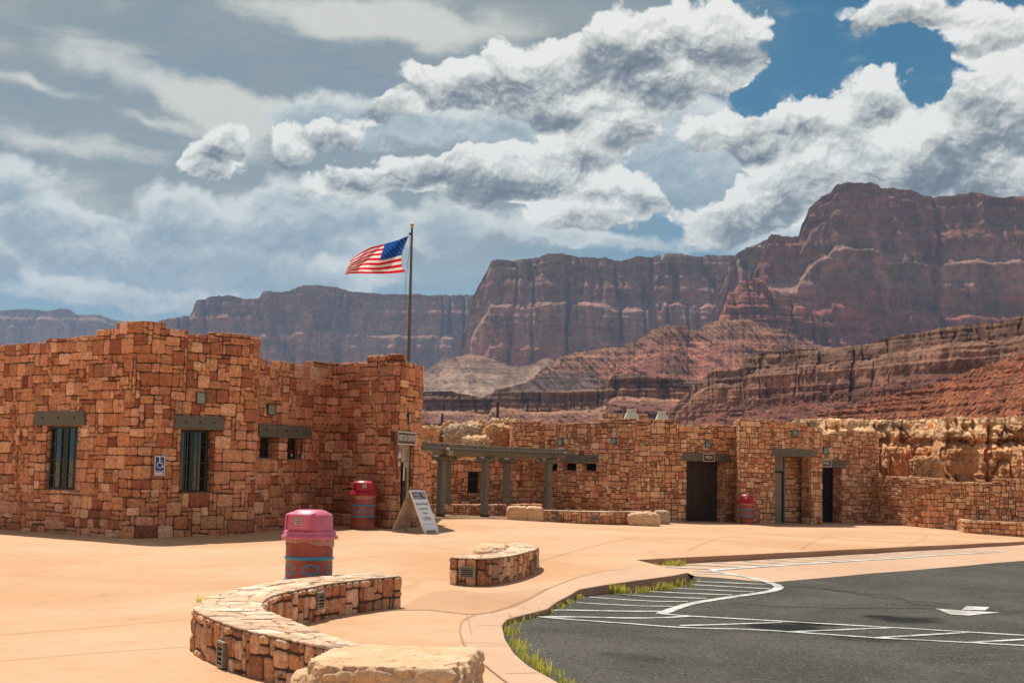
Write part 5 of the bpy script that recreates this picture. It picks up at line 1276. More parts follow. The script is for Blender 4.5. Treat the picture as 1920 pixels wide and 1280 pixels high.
# ---------------------------------------------------------------- signs on the visitor centre wall
us_, zs_ = PA.pix(296, 872); fr0 = PA.frame(us_)
root, fr, w, hh = sign('accessibility_sign', PA, 285.5, 306.5, 853.5, 892, [], 'blue and white wheelchair access sign with an arrow between the two barred windows', out=.075, face=plain('blue_sign', (.030, .035, .22), .45), th=.006)
ac = MB(); s = hh * 2; y = .003
def seg(a, b, t):
    a, b = np.array(a), np.array(b); d = (b - a) / np.linalg.norm(b - a); n = np.array([-d[1], d[0]]) * t / 2; P = [a + n, a - n, b - n, b + n]; ac.add(fr([(p[0] * s, y, p[1] * s) for p in P]), [[0, 1, 2, 3]], 0)
def disc(c, r, r0=0, a0=0, a1=2 * math.pi, n=28):
    th = np.linspace(a0, a1, n + 1); P = [(c[0] + r * math.cos(t), c[1] + r * math.sin(t)) for t in th] + [(c[0] + r0 * math.cos(t), c[1] + r0 * math.sin(t)) for t in th]
    ac.add(fr([(p[0] * s, y, p[1] * s) for p in P]), [[i, i + 1, n + 2 + i, n + 1 + i] for i in range(n)], 0)
disc((-.02, .40), .045); seg((-.025, .37), (-.01, .14), .05); seg((-.02, .27), (.11, .25), .04); seg((-.01, .14), (.13, .14), .05); seg((.12, .15), (.18, -.06), .05); seg((.17, -.06), (.24, -.03), .045)
disc((.0, .04), .165, .125, math.radians(110), math.radians(370)); seg((-.22, -.36), (.12, -.36), .10)
ac.add(fr([(.10 * s, y, -.28 * s), (.10 * s, y, -.44 * s), (.24 * s, y, -.36 * s)]), [[0, 1, 2]], 0); seg((-.26, -.25), (.26, -.25), .022)
ac.build('symbol', M['white'], root)
# arrowhead plaque beside the entrance
_f = door_frame_at(739.5, 856, 34.70); fr0 = lambda P: _f(np.asarray(P, float) * (.82, 1, .88))
H_ = .46
ar = [(-.02, -.62), (.07, -.50), (.13, -.35), (.235, .05), (.25, .22), (.20, .36), (.10, .44), (.0, .46), (-.11, .43), (-.20, .35), (-.25, .20), (-.24, .05), (-.17, -.25), (-.10, -.48)]
zc = 0.0
pq = thing('arrowhead_plaque', fr0(np.array([[0, .0, -.6]]))[0], 'carved rust brown arrowhead emblem on the corner left of the entrance', 'plaque')
for sc_, y0, y1, mt, nm in ((1.0, .06, .12, 'plq', 'board'), (.88, .121, .128, 'plq2', 'field')):
    if mt not in M: M[mt] = plain('plaque_' + nm, (.22, .065, .03) if nm == 'board' else (.27, .085, .04), .6)
    V = [(a * sc_, y0, zc + b * sc_) for a, b in ar] + [(a * sc_, y1, zc + b * sc_) for a, b in ar]; n = len(ar)
    MB().add(fr0(V), [list(range(n, 2 * n))[::-1]] + [[i, (i + 1) % n, n + (i + 1) % n, n + i][::-1] for i in range(n)], 0).build(nm, M[mt], pq)
em = MB(); 
for P in ([(-.19, -.05), (-.02, .17), (.04, .10), (.10, .16), (.19, -.02)], [(-.10, -.18), (-.04, -.12), (.05, -.13), (.09, -.20), (.03, -.26), (-.06, -.27)]): em.add(fr0([(a, .131, zc + b) for a, b in P]), [list(range(len(P)))[::-1]], 0)
for i, tx in enumerate(('NATIONAL', 'PARK', 'SERVICE')): text_into(em, fr0, tx, .05, .05, zc + .30 - i * .06, .132, 0, .0)
em.build('emblem', M['paper'], pq)
tr_ = MB(); tr_.add(fr0([(-.17, .1305, zc - .10), (-.10, .1305, zc - .10), (-.135, .1305, zc + .30)]), [[0, 2, 1]], 0); tr_.build('emblem_tree', M['greenframe'], pq)

# ---------------------------------------------------------------- flagpole and flag
YF = 58.0
pt = at_y(772.5, 427, YF); M['pole'] = plain('bronze_pole', (.15, .115, .085), .45, .5)
fpole = thing('flagpole', (pt[0], YF, 0), 'tall bronze flagpole rising behind the visitor center', 'flagpole')
MB().tube([(pt[0], YF, -.2), (pt[0], YF, 5), (pt[0], YF, pt[2])], [.085, .075, .045], 16, cap=True).build('pole', M['pole'], fpole)
MB().lathe((pt[0], YF, pt[2]), [(0, -.02), (.03, .0), (.03, .03), (.055, .045), (.078, .09), (.078, .125), (.055, .165), (0, .185)], 20).build('finial', plain('gilt_ball', (.42, .30, .18), .35, .6), fpole)
MB().box((-.11, -.04, -.30), (.03, .04, -.20), lambda P: np.asarray(P) + pt, bev=.015).build('truck', M['iron'], fpole)
def fpt(zx, zy, dy=0): return at_y(630 + zx / 10.665, 410 + zy / 10.665, YF + dy)
hal = MB(); hal.tube([pt + (-.09, 0, -.25), fpt(1465, 335), fpt(1478, 600), fpt(1405, 1070), at_y(759, 580, YF), at_y(757, 640, YF), at_y(757.5, 700, YF)], .008, 5); hal.build('halyard', M['slat'], fpole)
top = [(1462, 337), (1355, 378), (1250, 425), (1090, 470), (930, 515), (830, 540), (700, 572), (600, 620), (500, 678), (400, 745), (300, 830)]
bot = [(1395, 1062), (1300, 1075), (1200, 1088), (1060, 1098), (900, 1100), (760, 1100), (620, 1098), (500, 1094), (400, 1096), (290, 1098), (188, 1112)]
hoist = [(1462, 337), (1420, 450), (1345, 640), (1322, 740), (1318, 820), (1330, 960), (1395, 1062)]
fly = [(300, 830), (275, 880), (235, 960), (205, 1020), (180, 1085), (188, 1112)]
def crv(P, t):
    P = np.array(P, float); d = np.r_[0, np.cumsum(np.linalg.norm(np.diff(P, axis=0), axis=1))]; d /= d[-1]; return np.c_[np.interp(t, d, P[:, 0]), np.interp(t, d, P[:, 1])]
nu_, nv_ = 90, 52; u = np.linspace(0, 1, nu_ + 1); v = np.linspace(0, 1, nv_ + 1)
T, B_, Hh, Fl = crv(top, u), crv(bot, u), crv(hoist, v), crv(fly, v)
UU, VV = np.meshgrid(u, v, indexing='ij')
VW = VV ** (1 + .0 * UU)
Cn = (1 - VV)[..., None] * T[:, None] + VV[..., None] * B_[:, None] + (1 - UU)[..., None] * Hh[None] + UU[..., None] * Fl[None] - ((1 - UU) * (1 - VV))[..., None] * T[0] - (UU * (1 - VV))[..., None] * T[-1] - ((1 - UU) * VV)[..., None] * B_[0] - (UU * VV)[..., None] * B_[-1]
dep = (.16 * np.sin(UU * 9.5 - VV * 5.0 + .4) * np.minimum(1, UU * 4) + .07 * np.sin(UU * 21 + VV * 7) * UU) + .10 * (1 - VV) * np.sin(UU * 14 - VV * 11) * UU
Cn = Cn + np.stack([0 * UU, 14 * np.sin(UU * 11 - VV * 4) * np.sin(math.pi * VV) * np.minimum(1, UU * 3)], -1)
P3 = np.array([[fpt(Cn[i, j, 0], Cn[i, j, 1], dep[i, j]) for j in range(nv_ + 1)] for i in range(nu_ + 1)])
M['fred'] = M['fwhite'] = None
def cloth(name, col):
    m = bpy.data.materials.new(name); m.use_nodes = True; nt = m.node_tree; nt.nodes.clear(); N_ = NT(nt)
    d = N_.n.new('ShaderNodeBsdfDiffuse'); t = N_.n.new('ShaderNodeBsdfTranslucent'); x = N_.n.new('ShaderNodeMixShader'); o = N_.n.new('ShaderNodeOutputMaterial')
    c = N_.mix(N_.noise(N_.coord(), 9, 3).ramp(.3, .7), tuple(q * .92 for q in col), col)
    N_.put(d.inputs[0], c); N_.put(t.inputs[0], c); x.inputs[0].default_value = .5
    nt.links.new(d.outputs[0], x.inputs[1]); nt.links.new(t.outputs[0], x.inputs[2]); nt.links.new(x.outputs[0], o.inputs[0]); return m
M['fred'] = cloth('flag_red', (.72, .010, .035)); M['fwhite'] = cloth('flag_white', (.80, .76, .72)); M['fblue'] = cloth('flag_blue', (.010, .085, .36)); M['fhoist'] = cloth('flag_header', (.55, .36, .24))
fm = MB(); k = nv_ + 1; Fs = {0: [], 1: [], 2: [], 3: []}
for i in range(nu_):
    for j in range(nv_):
        uu, vv = (i + .5) / nu_, (j + .5) / nv_; st = int(vv * 13)
        mt = 3 if i < 1 else 2 if (uu < .40 and st < 7) else (0 if st % 2 == 0 else 1)
        Fs[mt].append([i * k + j, (i + 1) * k + j, (i + 1) * k + j + 1, i * k + j + 1])
allF = []; ms = []
fm.add(P3, [f for m_ in Fs for f in Fs[m_]], 0, smooth=True); fm.m = [m_ for m_ in Fs for _ in Fs[m_]]
flag = thing('flag', fpt(1465, 335), 'stars and stripes flag streaming left from the flagpole', 'flag')
cl = fm.build('cloth', [M['fred'], M['fwhite'], M['fblue'], M['fhoist']], flag)
st_ = MB()
def fsurf(uu, vv):
    a, b = uu * nu_, vv * nv_; i, j = min(int(a), nu_ - 1), min(int(b), nv_ - 1); fa, fb_ = a - i, b - j
    return P3[i, j] * (1 - fa) * (1 - fb_) + P3[i + 1, j] * fa * (1 - fb_) + P3[i, j + 1] * (1 - fa) * fb_ + P3[i + 1, j + 1] * fa * fb_
for rI in range(9):
    for cI in range(6 if rI % 2 == 0 else 5):
        uc_ = .40 * ((cI + .5) / 6 if rI % 2 == 0 else (cI + 1) / 6); vc_ = (7 / 13) * (rI + .5) / 9
        pts = [(uc_ + .0115 * q * math.sin(a), vc_ + .0185 * q * -math.cos(a)) for a, q in [(t * math.pi / 5, 1 if t % 2 == 0 else .42) for t in range(10)]]
        for s in (-.006, .006):
            V = [fsurf(*p) + (0, s, 0) for p in pts] + [fsurf(uc_, vc_) + (0, s, 0)]; st_.add(V, [[t, (t + 1) % 10, 10] for t in range(10)], 0)
st_.build('stars', M['fwhite'], cl)

# ---------------------------------------------------------------- power poles
M['darkpole'] = plain('dark_timber_pole', (.05, .03, .022), .8)
for px, y0, y1, Y, lab in ((829.5, 775, 800, 120, 'short dark utility pole above the rocks, the left one'), (933.5, 753, 798, 100, 'taller dark utility pole beside the stone wall')):
    a, b = at_y(px, y0, Y), at_y(px, y1, Y); r = thing('utility_pole', (a[0], Y, b[2] - 3), lab, 'utility pole', 'utility poles behind the rocks')
    MB().tube([(a[0], Y, b[2] - 3), (a[0], Y, a[2])], .10, 10).build('pole', M['darkpole'], r)
    MB().box((-.5, -.05, -.38), (.5, .05, -.25), lambda P: np.asarray(P) * (.22, 1, 1) + a).build('crossarm', M['darkpole'], r)
a, b = at_y(829.5, 776, 120), at_y(933.5, 754, 100)
MB().tube([a + (b - a) * t - (0, 0, 2.0 * 4 * t * (1 - t) * .45) for t in np.linspace(0, 1, 16)], .016, 5).build('overhead_wire', M['darkpole'], label='thin sagging wire between the two utility poles', cat='wire')

# ---------------------------------------------------------------- grass
def _grass():
    m = bpy.data.materials.new('roadside_grass'); m.use_nodes = True; nt = m.node_tree; nt.nodes.clear(); N_ = NT(nt); a = N_.attr('col')
    d = N_.n.new('ShaderNodeBsdfDiffuse'); t = N_.n.new('ShaderNodeBsdfTranslucent'); x = N_.n.new('ShaderNodeMixShader'); o = N_.n.new('ShaderNodeOutputMaterial')
    nt.links.new(a, d.inputs[0]); nt.links.new(a, t.inputs[0]); x.inputs[0].default_value = .5; nt.links.new(d.outputs[0], x.inputs[1]); nt.links.new(t.outputs[0], x.inputs[2]); nt.links.new(x.outputs[0], o.inputs[0]); return m
M['grass'] = _grass()
def blades(mb, pts, hgt, rnd, cols, wid=.006, spread=.35):
    for (x, y, z) in pts:
        h = hgt * rnd.uniform(.45, 1.15); a = rnd.uniform(0, 2 * math.pi); l = rnd.uniform(.1, spread) * h; dx_, dy_ = math.cos(a), math.sin(a); w = wid * rnd.uniform(.7, 1.4)
        px_, py_ = -dy_ * w, dx_ * w; c = np.array(cols[rnd.randrange(len(cols))]) * rnd.uniform(.75, 1.25)
        V = []
        for t, k_ in ((0, 1), (.4, .85), (.75, .5), (1, .05)):
            ox, oy = x + dx_ * l * t * t, y + dy_ * l * t * t; V += [(ox - px_ * k_, oy - py_ * k_, z + h * (t - .12 * t * t)), (ox + px_ * k_, oy + py_ * k_, z + h * (t - .12 * t * t))]
        mb.add(V, [[0, 1, 3, 2], [2, 3, 5, 4], [4, 5, 7, 6]], 0, c)
GR = [(.48, .46, .05), (.60, .54, .07), (.34, .38, .04), (.68, .58, .16), (.54, .50, .06)]; DRY = [(.50, .36, .16), (.42, .28, .12), (.56, .44, .22)]
rnd = random.Random(12); mb = MB()
kp = Path(pl([(1062, 1290), (995, 1250), (966, 1224), (950, 1197), (944, 1176), (953, 1164), (986, 1155), (1010, 1149)], -KH), smooth=.3)
for _ in range(1900):
    u = rnd.uniform(0, kp.L); a, b = kp.n(u); x, y = kp.at(u); o = abs(rnd.gauss(0, .075)) + .0
    if noise3(np.array([u * 1.6, 3.1, 0.])) < -.12: continue
    x, y = x + a * o, y + b * o; blades(mb, [(x, y, float(gz(x, y, -KH)))], .065 if rnd.random() < .90 else .13, rnd, GR if rnd.random() < .80 else DRY, .0035, .6)
kp = Path(pl([(1010, 1149), (1044, 1134), (1071, 1121), (1090, 1111), (1130, 1104), (1179, 1097)], -KH), smooth=.3)
for _ in range(1300):
    u = rnd.uniform(0, kp.L); a, b = kp.n(u); x, y = kp.at(u); o = abs(rnd.gauss(0, .06)) + .02
    if noise3(np.array([u * 2.3, 8.1, 0.])) < -.02: continue
    x, y = x + a * o, y + b * o; blades(mb, [(x, y, float(gz(x, y, -KH)))], .07, rnd, GR, .005, .6)
for cx, cy, n, h in ((1155, 1112, 110, .20), (1168, 1112, 60, .14), (1207, 1110, 60, .14), (1240, 1105, 80, .16), (1252, 1103, 40, .14), (1281, 1098, 60, .16), (1295, 1090, 16, .12), (1264, 1060, 90, .16), (1272, 1060, 60, .13), (1232, 1062, 20, .12)):
    c = pl([(cx, cy)], -KH)[0]
    for _ in range(n):
        x, y = c[0] + rnd.gauss(0, .10), c[1] + abs(rnd.gauss(0, .07)) * -1; blades(mb, [(x, y, float(gz(x, y, -KH)))], h, rnd, GR if rnd.random() < .85 else DRY, .006, .7)
mb.build('kerb_grass', M['grass'], kind='stuff', label='yellow green grass growing along the foot of the kerb', cat='grass')
for px, py, n, h, cols, lab in ((482, 1276, 60, .26, DRY, 'dry seeding grass tuft against the front bench'), (524, 1290, 60, .24, [(.42, .33, .08), (.5, .38, .12)], 'yellow grass tuft left of the large boulder'), (372, 1133, 14, .10, GR, 'tiny green tuft at the far left tip of the front bench')):
    q = at_z(px, py, .0) if py > 1200 else at_z(px - 3, 1138, .30); mb = MB()
    if py < 1200: q = at_z(373, 1131, .45)
    z = 0 if py > 1200 else .45
    blades(mb, [(q[0] + rnd.gauss(0, .05 if py > 1200 else .015), q[1] + rnd.gauss(0, .05 if py > 1200 else .015), z) for _ in range(n)], h, rnd, cols, .005, .9)
    mb.build('grass_tuft', M['grass'], label=lab, cat='grass tuft', group='grass tufts by the front bench', loc=(q[0], q[1], z))
# ---------------------------------------------------------------- far cliffs, ridges and rock outcrops
def _cliff(name, sc, bd, mul=1.0, pale=(.42, .30, .20), lo=.62, hi=1.36):
    def fn(N):
        v = N.coord(); a = N.attr('col')
        n = N.noise(v, .02 * sc, 9, .68); vert = N.noise(N.mapping(v, (1, 1, .30)), .022 * sc, 5, .6, .8); hor = N.noise(N.mapping(v, (.25, .25, 1)), .05 * sc, 4, .6, .8); fine = N.noise(v, .09 * sc, 9, .75, .3)
        k = (vert.ramp(.34, .66, .66, 1.22) * hor.ramp(.35, .65, .80, 1.16))
        k = k * fine.ramp(.3, .7, lo, hi) * mul
        c = N.mix(1.0, a, N.vec(k, k, k), 'MULTIPLY')
        c = N.mix(n.ramp(.58, .70, 0, .30), c, pale)
        return {'Base Color': c, 'Roughness': .95, 'Normal': N.bump(vert * .5 + hor * .4 + fine * .9, 1.0, bd), 'Specular IOR Level': .1}
    return material(name, fn)
def ss(a, b, x): t = np.clip((np.asarray(x, float) - a) / (b - a), 0, 1); return t * t * (3 - 2 * t)
def ribbon(name, top, Y, zb, prof, cols, mat, amp=.05, gully=.05, ledge=.02, L=None, du=1.6, nv=110, seed=0, rag=.012, label=None, back=2.0, cat=None, group=None, kind='structure', smooth=False, tl=.35, blocky=0.0, vs=.22, cracks=(), fine_=1.0, xd=1.0):
    """top: [(px, py)] skyline; prof: [(height fraction, setback in heights)], last at the rim (setback 0)"""
    top = np.array(top, float); px = np.arange(top[0, 0], top[-1, 0] + du, du); py = np.interp(px, top[:, 0], top[:, 1])
    Yd = np.interp(px, [a for a, _ in Y], [b for _, b in Y]) if isinstance(Y, list) else np.full(len(px), float(Y))
    P = np.array([at_y(a, b, c) for a, b, c in zip(px, py, Yd)]); zt = P[:, 2]; Hm = np.median(zt - zb); L = L or Hm
    q = np.stack([P[:, 0] / L * 9, P[:, 1] / L * 9, np.full(len(px), seed * 5.1)], -1)
    zt = zt + fbm(q * 1.6, 5, .65) * rag * Hm * 1.1 + np.round(fbm(q * 1.1 + 3, 2) * 3) / 3 * rag * Hm * .6
    H = np.maximum(zt - zb, .5); hp, sp = np.array([a for a, _ in prof]), np.array([b for _, b in prof])
    t = np.linspace(0, 1, nv); h = t[None, :] * np.ones((len(px), 1)); w = fbm(np.stack([P[:, 0] / L * 1.3, P[:, 1] / L, np.full(len(px), seed + 2.)], -1), 3)
    hw = np.clip(h + w[:, None] * .07 * np.sin(h * math.pi), 0, 1)
    S = np.interp(hw, hp, sp) * H[:, None]; Zz = zb + h * H[:, None]; Yy = P[:, 1][:, None] + S; X = P[:, 0][:, None] * (Yy / P[:, 1][:, None])
    cliff = ss(tl - .04, tl + .05, hw)
    a = np.stack([X / L, Yy / L * .3, Zz / L * vs + seed * 3.3], -1)
    but = fbm(a * 2.2, 5, .55, True); but2 = fbm(a * np.array([7, 7, 3.5]), 5, .6, True)
    led = 1.4 * noise3(np.stack([X / L * .5, 0 * X + seed, Zz / L * 15], -1)) + .6 * noise3(np.stack([X / L, 0 * X + seed, Zz / L * 38], -1))
    gul = fbm(np.stack([(X + .35 * S) / L * 3.5, 0 * X + seed * 2., Zz / L * .5], -1), 6, .6, True)
    D = -(but * amp + but2 * amp * .45 + led * ledge) * Hm * (cliff * .9 + .1) - (gul * gully + led * ledge * .5) * Hm * (1 - cliff) * ss(0, .1, h + .05)
    if blocky:
        bl = np.round(noise3(np.stack([X / L * 5, 0 * X + seed, Zz / L * 5 + seed], -1)) * 3) / 3 + .5 * np.round(noise3(np.stack([X / L * 12, 0 * X + seed, Zz / L * 12], -1)) * 3) / 3; D = D - bl * blocky * Hm
    n3 = fbm(a * np.array([3.6, 3.6, 1.1]) + 7, 4, .55); D = D + np.exp(-(n3 / .045) ** 2) * amp * .55 * Hm * cliff          # narrow joints
    for (pc, wp, dm, sl) in cracks:
        cpx = pc + sl * (hw - .5); D = D + dm * np.exp(-((px[:, None] - cpx) / wp) ** 2) * ss(0, .1, .95 - hw)
    Yy = Yy + D; X = X + (fbm(a * 4.1 + 31, 5, .6) * amp * .5 * Hm + np.round(noise3(a * 6.0 + 5) * 3) / 3 * amp * .15 * Hm) * xd * (1 - .7 * ss(.8, 1, h))
    rough = fbm(np.stack([X / L * 16, Yy / L * 16, Zz / L * 16], -1), 4, .6) * .016 * Hm * fine_; Yy = Yy + rough; Zz = Zz + rough * .5 * (1 - cliff)
    # plateau behind the rim
    rows = [(X[:, -1] * (1 + Hm * b / Yy[:, -1]), Yy[:, -1] + Hm * b, zt + (fbm(q * 2 + b, 3) * .012 * Hm if b < 1 else -.02 * Hm)) for b in (.04, .15, .4, back)]
    X = np.c_[X, np.stack([r[0] for r in rows], 1)]; Yy = np.c_[Yy, np.stack([r[1] for r in rows], 1)]; Zz = np.c_[Zz, np.stack([r[2] for r in rows], 1)]
    hh = np.c_[hw, np.full((len(px), 4), 1.0)]; nn = nv + 4
    ch, cc = np.array([c[0] for c in cols]), np.array([c[1:] for c in cols]); hn = np.clip(hh * np.clip(H / (.62 * Hm), .25, 1)[:, None] + .05 * noise3(np.stack([X / L * .7, 0 * X + 9, Zz / L], -1)) + .012 * noise3(np.stack([X / L * 9, 0 * X, Zz / L * 9], -1)), 0, 1)
    C = np.stack([np.interp(hn, ch, cc[:, k]) for k in range(3)], -1); band = 1 + .11 * noise3(np.stack([X / L * .4, 0 * X + seed, Zz / L * 22], -1)); C = np.clip(C * band[..., None], 0, 1)
    V = np.stack([X, Yy, Zz], -1); ix = np.arange(len(px) * nn).reshape(len(px), nn)
    Fs = np.stack([ix[:-1, :-1], ix[1:, :-1], ix[1:, 1:], ix[:-1, 1:]], -1).reshape(-1, 4)
    mb = MB(); mb.add(V, Fs, 0, C.reshape(-1, 3), smooth); loc = (float(P[len(P) // 2, 0]), float(np.mean(Yd)), float(zb))
    return mb.build(name, mat, kind=kind, label=label, cat=cat, group=group, loc=loc)
M['cliff'] = _cliff('vermilion_cliff', 1.0, 6.0); M['ridge'] = _cliff('ridge_rock', 5.0, .9, lo=.55, hi=1.45); M['slope'] = _cliff('orange_scree', 9.0, .5, pale=(.50, .27, .15), lo=.50, hi=1.5); M['near'] = _cliff('near_sandstone', 40.0, .09, pale=(.84, .50, .26), lo=.72, hi=1.25)
MESA = [(0, -1.15), (.10, -.84), (.22, -.54), (.32, -.35), (.36, -.33), (.44, -.31), (.46, -.27), (.54, -.25), (.57, -.20), (.74, -.16), (.77, -.09), (.88, -.06), (.91, -.03), (.96, -.02), (.97, -.0), (1.0, 0)]
CM = [(0, .36, .15, .10), (.25, .40, .14, .09), (.38, .38, .125, .08), (.55, .39, .145, .095), (.66, .40, .21, .15), (.78, .37, .19, .14), (.9, .30, .145, .10), (1, .31, .18, .12)]
ribbon('far_mesa', [(-60, 583), (0, 583), (35, 580), (90, 583), (113, 580), (127, 579), (145, 590), (190, 592), (220, 602), (300, 611), (420, 620)], 6500, -40, MESA, CM, M['cliff'], seed=1, du=2, amp=.05, ledge=.03)
ribbon('left_mesa', [(270, 616), (302, 603), (340, 595), (360, 590), (373, 568), (390, 561), (407, 556), (443, 558), (460, 564), (493, 563), (500, 550), (543, 550), (560, 542), (600, 538), (633, 540), (664, 549), (771, 555), (858, 555), (887, 555), (960, 556)],
       4200, -30, MESA, CM, M['cliff'], seed=2, amp=.085, ledge=.018)
ribbon('central_mesa', [(846, 700), (856, 670), (862, 638), (877, 614), (884, 575), (889, 555), (913, 511), (921, 491), (955, 490), (988, 487), (1036, 479), (1115, 483), (1166, 491), (1194, 483), (1234, 481), (1238, 494), (1243, 481), (1313, 480), (1372, 481), (1470, 484)],
       3000, -10, MESA, CM, M['cliff'], seed=3, amp=.075, ledge=.017, du=1.2, nv=150)
ribbon('back_cliff', [(1300, 640), (1317, 612), (1335, 560), (1352, 520), (1370, 486), (1389, 474), (1410, 464), (1430, 453), (1500, 446), (1580, 440)], 2750, 0, MESA, CM, M['cliff'], seed=8, amp=.09, ledge=.03)
ribbon('great_butte', [(1405, 530), (1428, 470), (1436, 452), (1442, 446), (1475, 446), (1482, 450), (1490, 448), (1497, 425), (1503, 415), (1512, 395), (1524, 385), (1535, 376), (1551, 369), (1559, 353), (1580, 346), (1644, 350), (1651, 356), (1700, 359), (1730, 369), (1767, 369), (1824, 369), (1842, 376), (1917, 374), (1990, 372)],
       2400, 0, MESA, [(0, .34, .12, .078), (.25, .38, .12, .078), (.40, .34, .10, .065), (.55, .33, .105, .07), (.64, .36, .18, .13), (.76, .36, .185, .135), (.84, .29, .12, .08), (1, .27, .12, .08)], M['cliff'], seed=4, amp=.085, ledge=.018, du=1.2, nv=180)
RED = [(0, .36, .15, .10), (.5, .40, .15, .085), (.8, .36, .12, .07), (1, .38, .14, .08)]
ribbon('red_spur', [(1330, 640), (1343, 612), (1352, 585), (1362, 554), (1376, 545), (1384, 534), (1394, 528), (1412, 525), (1430, 529), (1440, 541), (1455, 548), (1475, 562), (1500, 575), (1530, 590), (1555, 612), (1580, 640), (1600, 660)],
       2150, 0, [(0, -1.2), (.25, -.75), (.3, -.72), (.45, -.48), (.5, -.46), (.62, -.28), (.68, -.26), (.8, -.12), (.86, -.1), (1, 0)], RED, M['cliff'], seed=5, amp=.07, ledge=.035, tl=.2, L=150)
TAL = [(0, -2.2), (.3, -1.35), (.6, -.7), (.85, -.25), (1, 0)]
ribbon('red_hill', [(960, 745), (990, 715), (1020, 690), (1050, 672), (1078, 664), (1100, 660), (1135, 655), (1160, 653), (1190, 640), (1215, 628), (1222, 620), (1245, 613), (1262, 610), (1282, 613), (1290, 622), (1312, 618), (1335, 606), (1352, 600), (1400, 602), (1440, 612), (1480, 625), (1530, 645), (1600, 665)],
       1500, -5, TAL, [(0, .34, .17, .12), (.4, .38, .17, .11), (.75, .40, .15, .09), (1, .38, .19, .12)], M['cliff'], seed=6, amp=.03, gully=.12, tl=1.2, L=70, rag=.02)
ribbon('dark_hill', [(900, 748), (945, 728), (985, 718), (1010, 706), (1030, 697), (1055, 697), (1080, 702), (1105, 698), (1130, 712), (1145, 735), (1170, 750)], 1300, -5, TAL, [(0, .28, .18, .15), (.6, .27, .17, .15), (.85, .20, .12, .10), (1, .22, .13, .10)], M['cliff'], seed=7, gully=.12, tl=1.2, L=50)
ribbon('tan_hills', [(560, 748), (640, 722), (700, 728), (740, 738), (790, 700), (830, 676), (862, 668), (880, 663), (900, 668), (925, 673), (945, 682), (960, 686), (975, 689), (1000, 682), (1015, 674), (1028, 671), (1040, 678), (1060, 690), (1100, 705)], 2000, -5, TAL,
       [(0, .38, .27, .19), (.5, .40, .28, .19), (.85, .42, .26, .18), (1, .38, .22, .15)], M['cliff'], seed=9, gully=.09, tl=1.2, L=110, rag=.01)
RID = [(0, -2.4), (.2, -1.75), (.235, -1.73), (.38, -1.2), (.42, -1.17), (.56, -.62), (.60, -.30), (.66, -.26), (.70, -.20), (.86, -.14), (.89, -.06), (1.0, 0)]
CR = [(0, .25, .082, .048), (.4, .215, .070, .044), (.58, .17, .058, .038), (.66, .19, .078, .054), (.8, .34, .175, .11), (.92, .16, .082, .056), (1, .25, .145, .09)]
ribbon('mid_ridge', [(380, 750), (500, 741), (620, 746), (740, 742), (795, 735), (845, 733), (880, 741), (918, 748), (926, 733), (935, 730), (1000, 735), (1060, 733), (1115, 729), (1135, 722), (1147, 704), (1165, 701), (1205, 702), (1235, 708), (1262, 712), (1300, 716), (1330, 712), (1400, 716)],
       [(380, 960), (740, 900), (1100, 820), (1400, 760)], -4, [(0, -3.2), (.22, -2.2), (.26, -2.16), (.46, -1.4), (.50, -.95), (.62, -.9), (.74, -.45), (.78, -.10), (1, 0)], CR, M['ridge'], seed=12, amp=.08, gully=.20, ledge=.045, tl=.76, L=45, nv=90)
ribbon('near_ridge', [(1225, 790), (1260, 768), (1290, 735), (1305, 715), (1330, 700), (1345, 696), (1372, 697), (1388, 688), (1394, 670), (1420, 664), (1455, 659), (1500, 656), (1545, 655), (1580, 650), (1630, 644), (1660, 633), (1700, 628), (1745, 620), (1790, 611), (1830, 608), (1870, 606), (1895, 597), (1920, 592), (2000, 575)],
       [(1225, 640), (1500, 560), (1700, 500), (2000, 430)], -4, RID, CR, M['ridge'], seed=13, amp=.09, gully=.22, ledge=.026, tl=.58, L=40, nv=150)
ribbon('orange_slope', [(1440, 800), (1500, 788), (1560, 772), (1620, 755), (1680, 738), (1740, 722), (1800, 700), (1850, 682), (1900, 668), (1960, 650), (2020, 640)], [(1440, 330), (2020, 230)], -3, [(0, -2.2), (.3, -1.5), (.33, -1.46), (.6, -.8), (.63, -.76), (.85, -.25), (1, 0)],
       [(0, .34, .13, .065), (.5, .33, .115, .055), (1, .27, .095, .05)], M['slope'], seed=14, amp=.05, gully=.34, ledge=.13, tl=1.2, L=11, nv=90, rag=.02)
# sandstone outcrops right behind the buildings
SN = [(0, .74, .35, .155), (.35, .76, .36, .16), (.7, .72, .36, .17), (.80, .78, .44, .23), (1, .82, .52, .30)]
ribbon('sandstone_outcrop', [(1480, 790), (1500, 786), (1540, 784), (1580, 786), (1640, 788), (1700, 788), (1742, 787), (1760, 783), (1800, 782), (1840, 784), (1875, 783), (1900, 781), (1925, 785), (1990, 780), (2200, 778), (2330, 776)], [(1480, 74), (1660, 71), (1745, 71), (1755, 67.5), (1990, 65), (2330, 62)], -.6,
       [(0, -.62), (.3, -.46), (.5, -.34), (.70, -.26), (.78, -.10), (.82, -.16), (.90, -.08), (1, 0)], SN, M['near'], seed=21, amp=.15, gully=.05, ledge=.014, tl=.1, L=4.6, fine_=1.1, xd=.5, cracks=[(1746, 3, .8, 8), (1849, 3.5, .8, -6)], nv=150, du=.9, rag=.02, label='long tan sandstone cliff with a pale ledge above the retaining wall at right', cat='rock outcrop', blocky=.03, kind=None, back=3, vs=.5)
